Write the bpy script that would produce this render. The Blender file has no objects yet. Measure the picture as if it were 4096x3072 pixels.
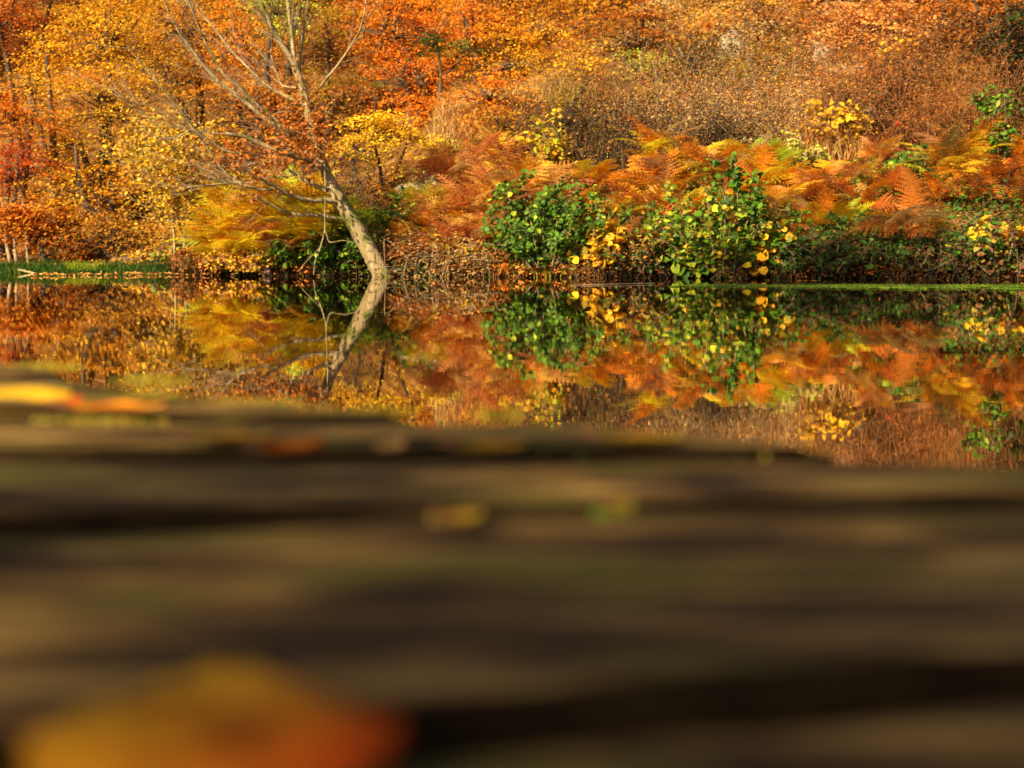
import bpy, math, random
import numpy as np
from mathutils import Vector, Matrix

# ------------------------------------------------------------------ camera, sky, sun, exposure
SC = bpy.context.scene
COL = SC.collection
CAM_H = 0.357                      # lens height above the water
DECK_A = 0.11                      # lens height above the planks
F_PX = 5689.0
HORIZ = 960.0
TILT = math.atan((1536 - HORIZ) / F_PX)
cd = bpy.data.cameras.new("camera"); cam = bpy.data.objects.new("camera", cd); COL.objects.link(cam)
cam.location = (0, 0, CAM_H); cam.rotation_euler = (math.pi / 2 - TILT, 0, 0)
cd.sensor_width = 36; cd.lens = 50; cd.clip_start = 0.02; cd.clip_end = 2000
cd.dof.use_dof = True; cd.dof.focus_distance = 7.2
cd.dof.aperture_fstop = 0.05 / 0.0102
SC.camera = cam
SUN_DIR = Vector((-0.54, -0.67, 0.50)).normalized()
elev = math.asin(SUN_DIR.z)
w = bpy.data.worlds.new("World"); SC.world = w; w.use_nodes = True
nt = w.node_tree; bg = nt.nodes['Background']
sky = nt.nodes.new('ShaderNodeTexSky'); sky.sky_type = 'NISHITA'; sky.sun_disc = False
sky.dust_density = 4.0; sky.ozone_density = .3; sky.sun_elevation = elev; sky.sun_rotation = math.atan2(SUN_DIR.x, SUN_DIR.y) % (2 * math.pi)
nt.links.new(sky.outputs[0], bg.inputs[0]); bg.inputs[1].default_value = 0.05
sd = bpy.data.lights.new("sun", 'SUN'); so = bpy.data.objects.new("sun", sd); COL.objects.link(so)
sd.energy = 5.0; sd.angle = math.radians(0.6); sd.color = (1.0, 0.84, 0.52)
so.rotation_euler = SUN_DIR.to_track_quat('Z', 'Y').to_euler()
SC.view_settings.view_transform = 'Standard'; SC.view_settings.look = 'None'
SC.view_settings.exposure = 1.1; SC.view_settings.gamma = 1.0
SC.render.engine = 'CYCLES'
SC.cycles.use_denoising = True
SC.cycles.max_bounces = 8; SC.cycles.transmission_bounces = 4; SC.cycles.diffuse_bounces = 3
SC.cycles.glossy_bounces = 3; SC.cycles.caustics_reflective = False; SC.cycles.caustics_refractive = False

rng = np.random.default_rng(7)
random.seed(7)
ST, CT = math.sin(TILT), math.cos(TILT)

def ray(px, py):
    u = (px - 2048) / F_PX; v = (1536 - py) / F_PX
    return np.array([u, CT + v * ST, -ST + v * CT])
def at(px, py, d):
    r = ray(px, py); r = r * (d / r[1]); return np.array([r[0], d, CAM_H + r[2]])
def on_plane(px, py, z):
    r = ray(px, py); t = (z - CAM_H) / r[2]; return np.array([r[0] * t, r[1] * t, z])
def xof(px, d): return at(px, 1000, d)[0]

# ------------------------------------------------------------------ small helpers
def tag(o, label=None, cat=None, group=None, kind=None):
    if label: o['label'] = label
    if cat: o['category'] = cat
    if group: o['group'] = group
    if kind: o['kind'] = kind
    return o
def empty(name, loc, label, cat, group=None):
    o = bpy.data.objects.new(name, None); COL.objects.link(o); o.location = Vector([float(c) for c in loc]); o.empty_display_size = .2
    return tag(o, label, cat, group)

def mesh(name, parts, mats, parent=None, smooth=False, loc=None):
    """parts: list of (V, F, C or None, material index); F is an (m, q) array."""
    Vs, Ls, Ts, Ms, Cs = [], [], [], [], []
    off = 0
    for V, F, C, mi in parts:
        V = np.asarray(V, float); F = np.asarray(F, np.int64)
        if len(V) == 0: continue
        Vs.append(V); Ls.append((F + off).ravel()); Ts.append(np.full(len(F), F.shape[1])); Ms.append(np.full(len(F), mi))
        if C is None: C = np.ones((len(V), 3)) * .5
        Cs.append(np.asarray(C, float)); off += len(V)
    V = np.concatenate(Vs); L = np.concatenate(Ls); T = np.concatenate(Ts); M = np.concatenate(Ms); C = np.concatenate(Cs)
    if loc is not None: V = V - np.asarray(loc, float)
    me = bpy.data.meshes.new(name)
    me.vertices.add(len(V)); me.vertices.foreach_set('co', V.astype(np.float32).ravel())
    me.loops.add(len(L)); me.loops.foreach_set('vertex_index', L.astype(np.int32))
    me.polygons.add(len(T))
    me.polygons.foreach_set('loop_start', np.concatenate([[0], np.cumsum(T)[:-1]]).astype(np.int32))
    me.polygons.foreach_set('loop_total', T.astype(np.int32))
    me.polygons.foreach_set('material_index', M.astype(np.int32))
    if smooth: me.polygons.foreach_set('use_smooth', np.ones(len(T), bool))
    a = me.attributes.new('tint', 'FLOAT_COLOR', 'POINT')
    a.data.foreach_set('color', np.concatenate([C, np.ones((len(C), 1))], 1).astype(np.float32).ravel())
    me.update(calc_edges=True); me.validate()
    for m in (mats if isinstance(mats, (list, tuple)) else [mats]): me.materials.append(m)
    o = bpy.data.objects.new(name, me); COL.objects.link(o)
    if parent is not None: o.parent = parent
    elif loc is not None: o.location = Vector([float(c) for c in loc])
    return o

def norm(a): return a / np.maximum(np.linalg.norm(a, axis=-1, keepdims=True), 1e-9)
def frames(n, t):
    n = norm(n); t = norm(t - (t * n).sum(-1, keepdims=True) * n); x = np.cross(t, n)
    return np.stack([x, t, n], -1)           # columns
def inst(tv, tf, fr, sc, pos, col):
    N, k = len(pos), len(tv)
    sc = np.asarray(sc, float)
    if sc.ndim == 1: sc = np.repeat(sc[:, None], 3, 1)
    V = np.einsum('nij,nkj->nki', fr, tv[None] * sc[:, None, :]) + pos[:, None, :]
    F = (tf[None] + (np.arange(N) * k)[:, None, None]).reshape(-1, tf.shape[1])
    C = np.repeat(col, k, 0)
    return V.reshape(-1, 3), F, C

LEAF = np.array([[0, 0, 0], [.3, .3, .07], [.25, .7, .05], [0, 1, -.06], [-.25, .7, .05], [-.3, .3, .07]])
LEAF_F = np.array([[0, 1, 2, 3], [0, 3, 4, 5]])
ROUND = np.array([[0, 0, 0], [.46, .22, .08], [.43, .68, .04], [0, 1, -.1], [-.43, .68, .04], [-.46, .22, .08]])

def spline(P, n):
    P = np.asarray(P, float)
    t = np.concatenate([[0], np.cumsum(np.linalg.norm(np.diff(P, axis=0), axis=1))]); t /= max(t[-1], 1e-9)
    # catmull-rom on uniform index
    u = np.linspace(0, 1, n); idx = np.interp(u, t, np.arange(len(P)))
    i = np.clip(idx.astype(int), 0, len(P) - 2); f = (idx - i)[:, None]
    p0 = P[np.maximum(i - 1, 0)]; p1 = P[i]; p2 = P[i + 1]; p3 = P[np.minimum(i + 2, len(P) - 1)]
    return .5 * ((2 * p1) + (-p0 + p2) * f + (2 * p0 - 5 * p1 + 4 * p2 - p3) * f ** 2 + (-p0 + 3 * p1 - 3 * p2 + p3) * f ** 3)
def tube(P, R, sides=6, n=None, rough=0.0):
    P = np.asarray(P, float); R = np.asarray(R, float)
    if n:
        R = np.interp(np.linspace(0, 1, n), np.linspace(0, 1, len(R)), R); P = spline(P, n)
    elif len(R) != len(P): R = np.interp(np.linspace(0, 1, len(P)), np.linspace(0, 1, len(R)), R)
    T = norm(np.gradient(P, axis=0)); ref = np.array([0.31, .2, .93]) if abs(T[0][2]) < .9 else np.array([1., .1, 0])
    A = norm(np.cross(T, ref)); B = np.cross(T, A)
    ang = np.linspace(0, 2 * np.pi, sides, endpoint=False)
    rr = R[:, None] * (1 + rough * rng.normal(size=(len(P), sides)))
    V = P[:, None] + rr[..., None] * (np.cos(ang)[None, :, None] * A[:, None] + np.sin(ang)[None, :, None] * B[:, None])
    V = V.reshape(-1, 3); i = np.arange(len(P) - 1)[:, None] * sides; j = np.arange(sides)[None]; k = (j + 1) % sides
    F = np.stack([i + j, i + k, i + sides + k, i + sides + j], -1).reshape(-1, 4)
    return V, F, None, 0

def vnoise(x, y, seed=0):
    def h(i, j):
        v = np.sin(i * 127.1 + j * 311.7 + seed * 74.7) * 43758.5453
        return v - np.floor(v)
    xi, yi = np.floor(x), np.floor(y); xf, yf = x - xi, y - yi
    u = xf * xf * (3 - 2 * xf); v = yf * yf * (3 - 2 * yf)
    return (h(xi, yi) * (1 - u) + h(xi + 1, yi) * u) * (1 - v) + (h(xi, yi + 1) * (1 - u) + h(xi + 1, yi + 1) * u) * v - .5

# ------------------------------------------------------------------ materials
def newmat(name):
    m = bpy.data.materials.new(name); m.use_nodes = True; t = m.node_tree; t.nodes.clear()
    return m, t, t.nodes.new('ShaderNodeOutputMaterial')
def N(t, typ, **kw):
    n = t.nodes.new(typ)
    for k, v in kw.items():
        if k in n.inputs: n.inputs[k].default_value = v
        else: setattr(n, k, v)
    return n
def ramp(t, fac, stops):
    r = t.nodes.new('ShaderNodeValToRGB'); t.links.new(fac, r.inputs[0]); e = r.color_ramp.elements
    while len(e) < len(stops): e.new(.5)
    for el, (p, c) in zip(e, stops): el.position = p; el.color = (*c, 1)
    return r.outputs[0]
def leaf_mat(name, trans=.35, rough=.5):
    m, t, out = newmat(name)
    a = N(t, 'ShaderNodeAttribute', attribute_name='tint')
    tc = N(t, 'ShaderNodeTexCoord'); nz = N(t, 'ShaderNodeTexNoise', Scale=45.0, Detail=3.0)
    t.links.new(tc.outputs['Object'], nz.inputs['Vector'])
    mr = N(t, 'ShaderNodeMapRange'); mr.inputs['From Min'].default_value = .3; mr.inputs['From Max'].default_value = .7
    mr.inputs['To Min'].default_value = .7; mr.inputs['To Max'].default_value = 1.25
    t.links.new(nz.outputs[0], mr.inputs[0])
    mx = N(t, 'ShaderNodeVectorMath', operation='SCALE'); t.links.new(a.outputs['Color'], mx.inputs[0]); t.links.new(mr.outputs[0], mx.inputs['Scale'])
    b = N(t, 'ShaderNodeBsdfPrincipled', Roughness=rough); b.inputs['Specular IOR Level'].default_value = .25
    t.links.new(mx.outputs[0], b.inputs['Base Color'])
    tr = N(t, 'ShaderNodeBsdfTranslucent'); t.links.new(mx.outputs[0], tr.inputs[0])
    ms = N(t, 'ShaderNodeMixShader'); ms.inputs[0].default_value = trans
    t.links.new(b.outputs[0], ms.inputs[1]); t.links.new(tr.outputs[0], ms.inputs[2]); t.links.new(ms.outputs[0], out.inputs[0])
    return m
M_FALLEN = leaf_mat('fallen leaf', .25, .8); M_FALLEN.node_tree.nodes['Principled BSDF'].inputs['Specular IOR Level'].default_value = .05
M_LEAF = leaf_mat('leaf'); M_FERN = leaf_mat('fern frond', .5, .7); M_GRASS = leaf_mat('grass blade', .3, .6); M_DRY = leaf_mat('dry leaf', .15, .75)
def noise_mat(name, stops, scale=(1, 1, 1), nscale=6., detail=8., rough=.85, bump=.4, bdist=.02, moss=None):
    m, t, out = newmat(name)
    tc = N(t, 'ShaderNodeTexCoord'); mp = N(t, 'ShaderNodeMapping'); mp.inputs['Scale'].default_value = scale
    t.links.new(tc.outputs['Object'], mp.inputs[0])
    nz = N(t, 'ShaderNodeTexNoise', Scale=nscale, Detail=detail, Roughness=.65); t.links.new(mp.outputs[0], nz.inputs['Vector'])
    c = ramp(t, nz.outputs[0], stops)
    if moss:
        n2 = N(t, 'ShaderNodeTexNoise', Scale=moss[0], Detail=5.0); t.links.new(tc.outputs['Object'], n2.inputs['Vector'])
        k = ramp(t, n2.outputs[0], [(moss[1], (0, 0, 0)), (moss[1] + .1, (1, 1, 1))])
        mx = N(t, 'ShaderNodeMix', data_type='RGBA'); t.links.new(k, mx.inputs[0]); t.links.new(c, mx.inputs[6]); mx.inputs[7].default_value = (*moss[2], 1); c = mx.outputs[2]
    b = N(t, 'ShaderNodeBsdfPrincipled', Roughness=rough); t.links.new(c, b.inputs['Base Color'])
    bp = N(t, 'ShaderNodeBump', Strength=bump, Distance=bdist); t.links.new(nz.outputs[0], bp.inputs['Height']); t.links.new(bp.outputs[0], b.inputs['Normal'])
    t.links.new(b.outputs[0], out.inputs[0]); return m
M_BARK = noise_mat('pale bark', [(.3, (.13, .08, .035)), (.45, (.33, .23, .105)), (.65, (.52, .4, .22))], (1, 1, .16), 26., 9., .85, 1.0, .04, (5., .52, (.17, .16, .03)))
M_TWIG = noise_mat('twig bark', [(.35, (.14, .08, .04)), (.65, (.36, .26, .15))], (1, 1, 1), 12.)
M_DARKBARK = noise_mat('dark bark', [(.3, (.03, .018, .01)), (.7, (.13, .085, .045))], (1, 1, .3), 16., 8., .9, .7, .03)
M_STALK = noise_mat('red brown stalk', [(.3, (.16, .05, .015)), (.7, (.34, .14, .04))], (1, 1, 1), 14.)
M_ROCK = noise_mat('pale rock', [(.3, (.2, .14, .08)), (.5, (.42, .33, .22)), (.7, (.6, .5, .37))], (1, 1, 1), 9., 9., .9, .6, .05, (5., .62, (.10, .11, .02)))
M_SOIL = noise_mat('leafy hillside soil', [(.3, (.035, .017, .006)), (.45, (.12, .05, .014)), (.58, (.23, .11, .035)), (.7, (.34, .2, .08))], (1, 1, 1), 3.2, 12., .95, .8, .08, (1.1, .62, (.09, .10, .02)))

t = M_SOIL.node_tree; g_ = N(t, 'ShaderNodeNewGeometry'); sx = N(t, 'ShaderNodeSeparateXYZ'); t.links.new(g_.outputs['Position'], sx.inputs[0])
mr = N(t, 'ShaderNodeMapRange'); mr.inputs['From Min'].default_value = .05; mr.inputs['From Max'].default_value = .22; t.links.new(sx.outputs[2], mr.inputs[0])
b_ = [n for n in t.nodes if n.type == 'BSDF_PRINCIPLED'][0]; b_.inputs['Specular IOR Level'].default_value = 0; src = b_.inputs['Base Color'].links[0].from_socket
mx = N(t, 'ShaderNodeMix', data_type='RGBA'); mx.inputs[6].default_value = (.012, .006, .002, 1); t.links.new(mr.outputs[0], mx.inputs[0]); t.links.new(src, mx.inputs[7]); t.links.new(mx.outputs[2], b_.inputs['Base Color'])   # wet mud along the waterline

def wood_mat(name):
    m, t, out = newmat(name)
    tc = N(t, 'ShaderNodeTexCoord'); mp = N(t, 'ShaderNodeMapping'); mp.inputs['Scale'].default_value = (2.5, 26, 26)
    t.links.new(tc.outputs['Object'], mp.inputs[0])
    nz = N(t, 'ShaderNodeTexNoise', Scale=3., Detail=9., Roughness=.6); t.links.new(mp.outputs[0], nz.inputs['Vector'])
    m2 = N(t, 'ShaderNodeMapping'); m2.inputs['Scale'].default_value = (5, 14, 14); t.links.new(tc.outputs['Object'], m2.inputs[0])
    n3 = N(t, 'ShaderNodeTexNoise', Scale=1.6, Detail=4.); t.links.new(m2.outputs[0], n3.inputs['Vector'])
    ad = N(t, 'ShaderNodeMath', operation='ADD'); t.links.new(nz.outputs[0], ad.inputs[0]); t.links.new(n3.outputs[0], ad.inputs[1])
    hf = N(t, 'ShaderNodeMath', operation='MULTIPLY'); hf.inputs[1].default_value = .5; t.links.new(ad.outputs[0], hf.inputs[0])
    c = ramp(t, hf.outputs[0], [(.40, (.014, .007, .002)), (.47, (.050, .026, .008)), (.53, (.145, .078, .019)), (.60, (.30, .18, .048))])
    n2 = N(t, 'ShaderNodeTexNoise', Scale=9., Detail=6.); t.links.new(m2.outputs[0], n2.inputs['Vector']); n2.inputs['Scale'].default_value = 1.1
    k = ramp(t, n2.outputs[0], [(.50, (0, 0, 0)), (.62, (.8, .8, .8))])
    mx = N(t, 'ShaderNodeMix', data_type='RGBA'); t.links.new(k, mx.inputs[0]); t.links.new(c, mx.inputs[6]); mx.inputs[7].default_value = (.07, .065, .008, 1)
    b = N(t, 'ShaderNodeBsdfPrincipled', Roughness=.75); b.inputs['Specular IOR Level'].default_value = .1; t.links.new(mx.outputs[2], b.inputs['Base Color'])
    bp = N(t, 'ShaderNodeBump', Strength=.8, Distance=.006); t.links.new(hf.outputs[0], bp.inputs['Height']); t.links.new(bp.outputs[0], b.inputs['Normal'])
    t.links.new(b.outputs[0], out.inputs[0]); return m
M_GAP_SHADE = noise_mat('gap-shaded plank edge', [(.3, (.006, .004, .002)), (.7, (.03, .018, .008))], (1, 1, 1), 14., 6., .9, .5, .01, (9., .62, (.05, .055, .008)))  # gap shade put into the colour of plank sides and edge rows; moss flecks
M_GAP_SHADE.node_tree.nodes['Principled BSDF'].inputs['Specular IOR Level'].default_value = 0
M_WOOD = wood_mat('weathered plank wood')

m, t, out = newmat('calm pond water'); M_WATER = m
tc = N(t, 'ShaderNodeTexCoord')
mp = N(t, 'ShaderNodeMapping'); mp.inputs['Scale'].default_value = (5., 9., 1); t.links.new(tc.outputs['Object'], mp.inputs[0])
n1 = N(t, 'ShaderNodeTexNoise', Scale=1.3, Detail=3.0, Roughness=.5); t.links.new(mp.outputs[0], n1.inputs['Vector'])
mp2 = N(t, 'ShaderNodeMapping'); mp2.inputs['Scale'].default_value = (.22, .8, 1); t.links.new(tc.outputs['Object'], mp2.inputs[0])
n2 = N(t, 'ShaderNodeTexNoise', Scale=1., Detail=2.0); t.links.new(mp2.outputs[0], n2.inputs['Vector'])
am = N(t, 'ShaderNodeMapRange'); am.inputs['From Min'].default_value = .35; am.inputs['From Max'].default_value = .65; am.inputs['To Min'].default_value = .35; am.inputs['To Max'].default_value = 1.0
t.links.new(n2.outputs[0], am.inputs[0])
mu = N(t, 'ShaderNodeMath', operation='MULTIPLY'); t.links.new(n1.outputs[0], mu.inputs[0]); t.links.new(am.outputs[0], mu.inputs[1])
bp = N(t, 'ShaderNodeBump', Strength=1., Distance=.00016); t.links.new(mu.outputs[0], bp.inputs['Height'])
b = N(t, 'ShaderNodeBsdfPrincipled', Roughness=.0, IOR=1.33); b.inputs['Base Color'].default_value = (.012, .009, .004, 1)
g = N(t, 'ShaderNodeBsdfGlossy', Roughness=.0); g.inputs[0].default_value = (.92, .86, .8, 1)
ms = N(t, 'ShaderNodeMixShader'); ms.inputs[0].default_value = .68
t.links.new(bp.outputs[0], b.inputs['Normal']); t.links.new(bp.outputs[0], g.inputs['Normal'])
t.links.new(b.outputs[0], ms.inputs[1]); t.links.new(g.outputs[0], ms.inputs[2]); t.links.new(ms.outputs[0], out.inputs[0])

# ------------------------------------------------------------------ colours (leaf albedo)
PAL = dict(gold=(.76, .42, .022), amber=(.74, .30, .014), orange=(.76, .21, .009), rust=(.46, .14, .016), red=(.5, .07, .006),
           yellow=(.92, .50, .02), olive=(.36, .26, .02), green=(.10, .21, .013), dgreen=(.04, .10, .012), lime=(.40, .46, .03),
           tan=(.52, .32, .10), brown=(.20, .085, .025), umber=(.022, .009, .004), bronze=(.45, .20, .02), peach=(.74, .33, .08), straw=(.62, .45, .18))  # umber: near-black leaf brown, darkened for the hollow's shade
def colors(names, n, jit=.16):
    w_ = np.array([names[k] for k in names], float); w_ /= w_.sum()
    base = np.array([PAL[k] for k in names]); c = base[rng.choice(len(base), n, p=w_)]
    c = c * np.exp(rng.normal(0, jit, (n, 1))) * np.exp(rng.normal(0, jit * .35, (n, 3)))
    return np.clip(c, 0, .92)

def patch_colors(names, P, sc=1.1, jit=.16, mixed=.25):
    """leaf colours that change in clumps through the crown instead of leaf by leaf."""
    n = len(P); keys = list(names); w_ = np.array([names[k] for k in keys], float); cw = np.cumsum(w_ / w_.sum())
    u = .5 + .8 * (vnoise(P[:, 0] * sc, P[:, 2] * sc * 1.5 + P[:, 1] * .7, len(keys)) + .5 * vnoise(P[:, 0] * sc * 2.7, P[:, 2] * sc * 3.5 + P[:, 1] * 1.9, 5))
    u = np.where(rng.random(n) < mixed, rng.random(n), np.clip(u, 0, .999)); k = np.searchsorted(cw, u).clip(0, len(keys) - 1)
    base = np.array([PAL[q] for q in keys]); tone = np.exp(.45 * vnoise(P[:, 0] * 2.1 + 7, P[:, 2] * 2.9 + P[:, 1], 8))[:, None]
    return np.clip(base[k] * tone * np.exp(rng.normal(0, jit, (n, 1))) * np.exp(rng.normal(0, jit * .3, (n, 3))), 0, .92)

# ------------------------------------------------------------------ terrain
SHX = [-60, -16, -9, -6.5, -4.4, -3.75, -3.35, -2.6, -1.2, 0, 2, 4.6, 7, 12, 18, 60]
SHY = [13, 14.5, 15.9, 15.8, 15.6, 15.45, 14.45, 14.2, 14.05, 13.85, 13.4, 12.9, 12.2, 9.5, 7, 7]
def ys(x): x = np.asarray(x, float); return np.interp(x, SHX, SHY) + .10 * vnoise(x * 1.3, x * 0 + .3, 3) + .05 * vnoise(x * 4.1, x * 0 + .7, 4)
def land(x, y):
    x = np.asarray(x, float); y = np.asarray(y, float)
    sf = y - ys(x); ss = np.abs(x) - 17; sn = -2.6 - y
    s = np.maximum(np.maximum(sf, ss), sn)
    lw = np.clip((-.75 - x) / 1.1, 0, 1)                    # 1 on the flatter left shore
    f = np.maximum(sf, 0)
    hill_r = .42 * np.minimum(f, 14) + .3 * np.clip(f - 14, 0, 30)
    hill_l = .09 * np.minimum(f, 2.6) + .45 * np.clip(f - 2.6, 0, 14) + .3 * np.clip(f - 16, 0, 30)
    hill = hill_r * (1 - lw) + hill_l * lw
    other = .12 * np.clip(np.maximum(ss, sn), 0, 30)
    up = .07 * np.clip(s / .12, 0, 1) + np.where(sf >= s - 1e-6, hill, np.maximum(other, hill * (sf > 0)))
    bump = (.35 * vnoise(x * .45, y * .45, 1) + .16 * vnoise(x * 1.4, y * 1.4, 2) + .05 * vnoise(x * 5, y * 5, 5)) * np.clip(s / 1.5, 0, 1)
    bump = bump + .26 * np.exp(-((x + 2.55) / .75) ** 2 - ((y - 14.9) / .42) ** 2) * (s > 0)
    down = -np.clip(-s * .9, 0, 1.1)
    return np.where(s > 0, up + bump, down)
def gz(x, y): return float(land(np.array([x]), np.array([y]))[0])
gx = np.concatenate([-np.geomspace(400, 12, 26), np.linspace(-11.7, 11.7, 330), np.geomspace(12, 400, 26)])
gy = np.concatenate([-np.geomspace(400, 5, 22), np.linspace(-4.5, 9, 30), np.linspace(9.4, 13.6, 24), np.linspace(13.64, 14.6, 48), np.linspace(14.66, 31, 180), np.geomspace(31.5, 600, 26)])
X, Y = np.meshgrid(gx, gy); Y = Y + (ys(X) - 14) * np.clip((Y - 6) / 5, 0, 1) * np.clip((70 - Y) / 35, 0, 1); Z = land(X, Y)   # rows follow the shoreline
V = np.stack([X, Y, Z], -1).reshape(-1, 3); nx = len(gx)
i, j = np.meshgrid(np.arange(len(gy) - 1), np.arange(nx - 1), indexing='ij'); a = i * nx + j
Fq = np.stack([a, a + 1, a + nx + 1, a + nx], -1).reshape(-1, 4)
o = mesh('ground', [(V, Fq, None, 0)], M_SOIL, smooth=True); tag(o, 'brown leafy hillside rising behind the far bank of the pond', kind='structure')
wx = np.array([-18, 18.]); 
o = mesh('water', [(np.array([[-18, -4, 0], [18, -4, 0], [18, 18, 0], [-18, 18, 0.]]), np.array([[0, 1, 2, 3]]), None, 0)], M_WATER)
tag(o, 'dark still pond mirroring the autumn bank', kind='structure')

# ------------------------------------------------------------------ foliage builders
UP = np.array([0, 0, 1.])
def leaf_set(P, names, size, up=.8, tpl=LEAF, droop=.25, jit=.16, cols=None):
    n = len(P)
    nr = norm(rng.normal(size=(n, 3)) * .45 + UP * up + np.array(SUN_DIR) * .35)
    th = rng.uniform(0, 2 * np.pi, n); tt = np.stack([np.cos(th), np.sin(th), -droop + .3 * rng.normal(size=n)], -1)
    s = size * np.exp(rng.normal(0, .22, n))
    return (*inst(tpl, LEAF_F, frames(nr, tt), s, P, colors(names, n, jit) if cols is None else cols), 0)

def sprays(c, r, n_spray, per, spray_r, shell=.55, flat=.07):
    """leaf positions in flat drooping sprays spread through an ellipsoid."""
    d = norm(rng.normal(size=(n_spray, 3))); rad = (shell + (1 - shell) * rng.random(n_spray)) * (1 + .18 * np.sin(d[:, 0] * 5 + d[:, 2] * 7 + c[0]))
    ctr = c + d * rad[:, None] * np.array(r)
    a = rng.uniform(0, 2 * np.pi, (n_spray, per)); q = np.sqrt(rng.random((n_spray, per))) * spray_r * rng.uniform(.6, 1.4, (n_spray, 1))
    # elongated along an outward direction
    od = norm(d * np.array([1, 1, .2])); sd_ = np.cross(od, UP)
    u = np.cos(a) * q * 1.5; v = np.sin(a) * q * .8
    P = ctr[:, None] + od[:, None] * u[..., None] + sd_[:, None] * v[..., None]
    P[..., 2] += -.35 * u + rng.normal(0, flat * spray_r, u.shape)
    return P.reshape(-1, 3), ctr, np.repeat(np.arange(n_spray), per)

def hit(px, py, near=12.5):
    d = near
    while d < 60:
        p = at(px, py, d)
        if p[2] < gz(p[0], d): return d
        d += .06
    return d
def ashore(px, d):
    while gz(xof(px, d), d) < .05 and d < 17: d += .05
    return d
def tree(label, pxb, d, crowns, name='tree', cat='tree', group=None, leaf=.038, trunk_r=.09, dens=1.0, bark=None, twig=True, stems=1, trans=None, tz=None):
    """crowns: (px, py, rx px, ry px, depth offset, palette). trunk rises from the ground at pixel column pxb, distance d."""
    c0 = crowns[0]; D0 = d + c0[4]; q = at(c0[0], c0[1], D0)
    while q[2] < gz(q[0], D0) + .45 * c0[3] / F_PX * D0 and D0 > ys(q[0]) + .5: D0 -= .2; q = at(c0[0], c0[1], D0)
    d = min(d, D0 + .2)
    bx = xof(pxb, d); base = np.array([bx, d, gz(bx, d) - .08])
    root = empty(name, base, label, cat, group)
    lp, tp = [], []
    for (px, py, rx, ry, dd, pal) in crowns:
        D = d + dd; c = at(px, py, D)
        while c[2] < gz(c[0], D) + .45 * ry / F_PX * D and D > ys(c[0]) + .5: D -= .2; c = at(px, py, D)
        r = np.array([rx, 0, ry]) / F_PX * D; r[1] = .5 * (r[0] + r[2]) * .8
        area = math.pi * r[0] * r[2]
        ns = max(8, int(56 * area * dens)); per = 34 if leaf > .05 else 46
        P, ctr, idx = sprays(c, r, ns, per, .2 + .07 * math.sqrt(area))
        cc = patch_colors(pal, ctr, .9, .10)[idx] * .65 + patch_colors(pal, P, .9, .12) * .35
        ok = P[:, 2] > land(P[:, 0], P[:, 1]) + .02
        ok &= P[:, 2] > .03
        lp.append(leaf_set(P[ok], None, leaf, .95, cols=cc[ok]))
        if twig:
            for k in range(0, ns, 3):
                m0 = c + (ctr[k] - c) * .12 - UP * .1 * r[2]; mid = (m0 + ctr[k]) / 2 + rng.normal(0, .06, 3)
                if ctr[k][2] > gz(ctr[k][0], ctr[k][1]): tp.append(tube([m0, mid, ctr[k]], [.014, .009, .004], 3, 5))
        for s_ in range(stems):
            b0 = base + np.array([rng.normal(0, .09), rng.normal(0, .06), 0]) * (stems > 1)
            m1 = b0 * .45 + c * .55 + rng.normal(0, .12, 3) * (1 + (stems > 1) * .5); m1[2] = b0[2] + (c[2] - b0[2]) * .6
            R = trunk_r * .62 / math.sqrt(stems)
            tp.append(tube([b0, b0 * .8 + m1 * .2 + rng.normal(0, .04, 3), m1, c + rng.normal(0, .1, 3) * (1 + (stems > 1)), c + UP * r[2] * .6 + rng.normal(0, .15, 3)], [R * 1.25, R, R * .8, R * .5, R * .15], 8, 14, .04))
    mesh('trunk', tp, bark or M_DARKBARK, root, True, base); mesh('crown', lp, M_LEAF, root, False, base)
    return root

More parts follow.
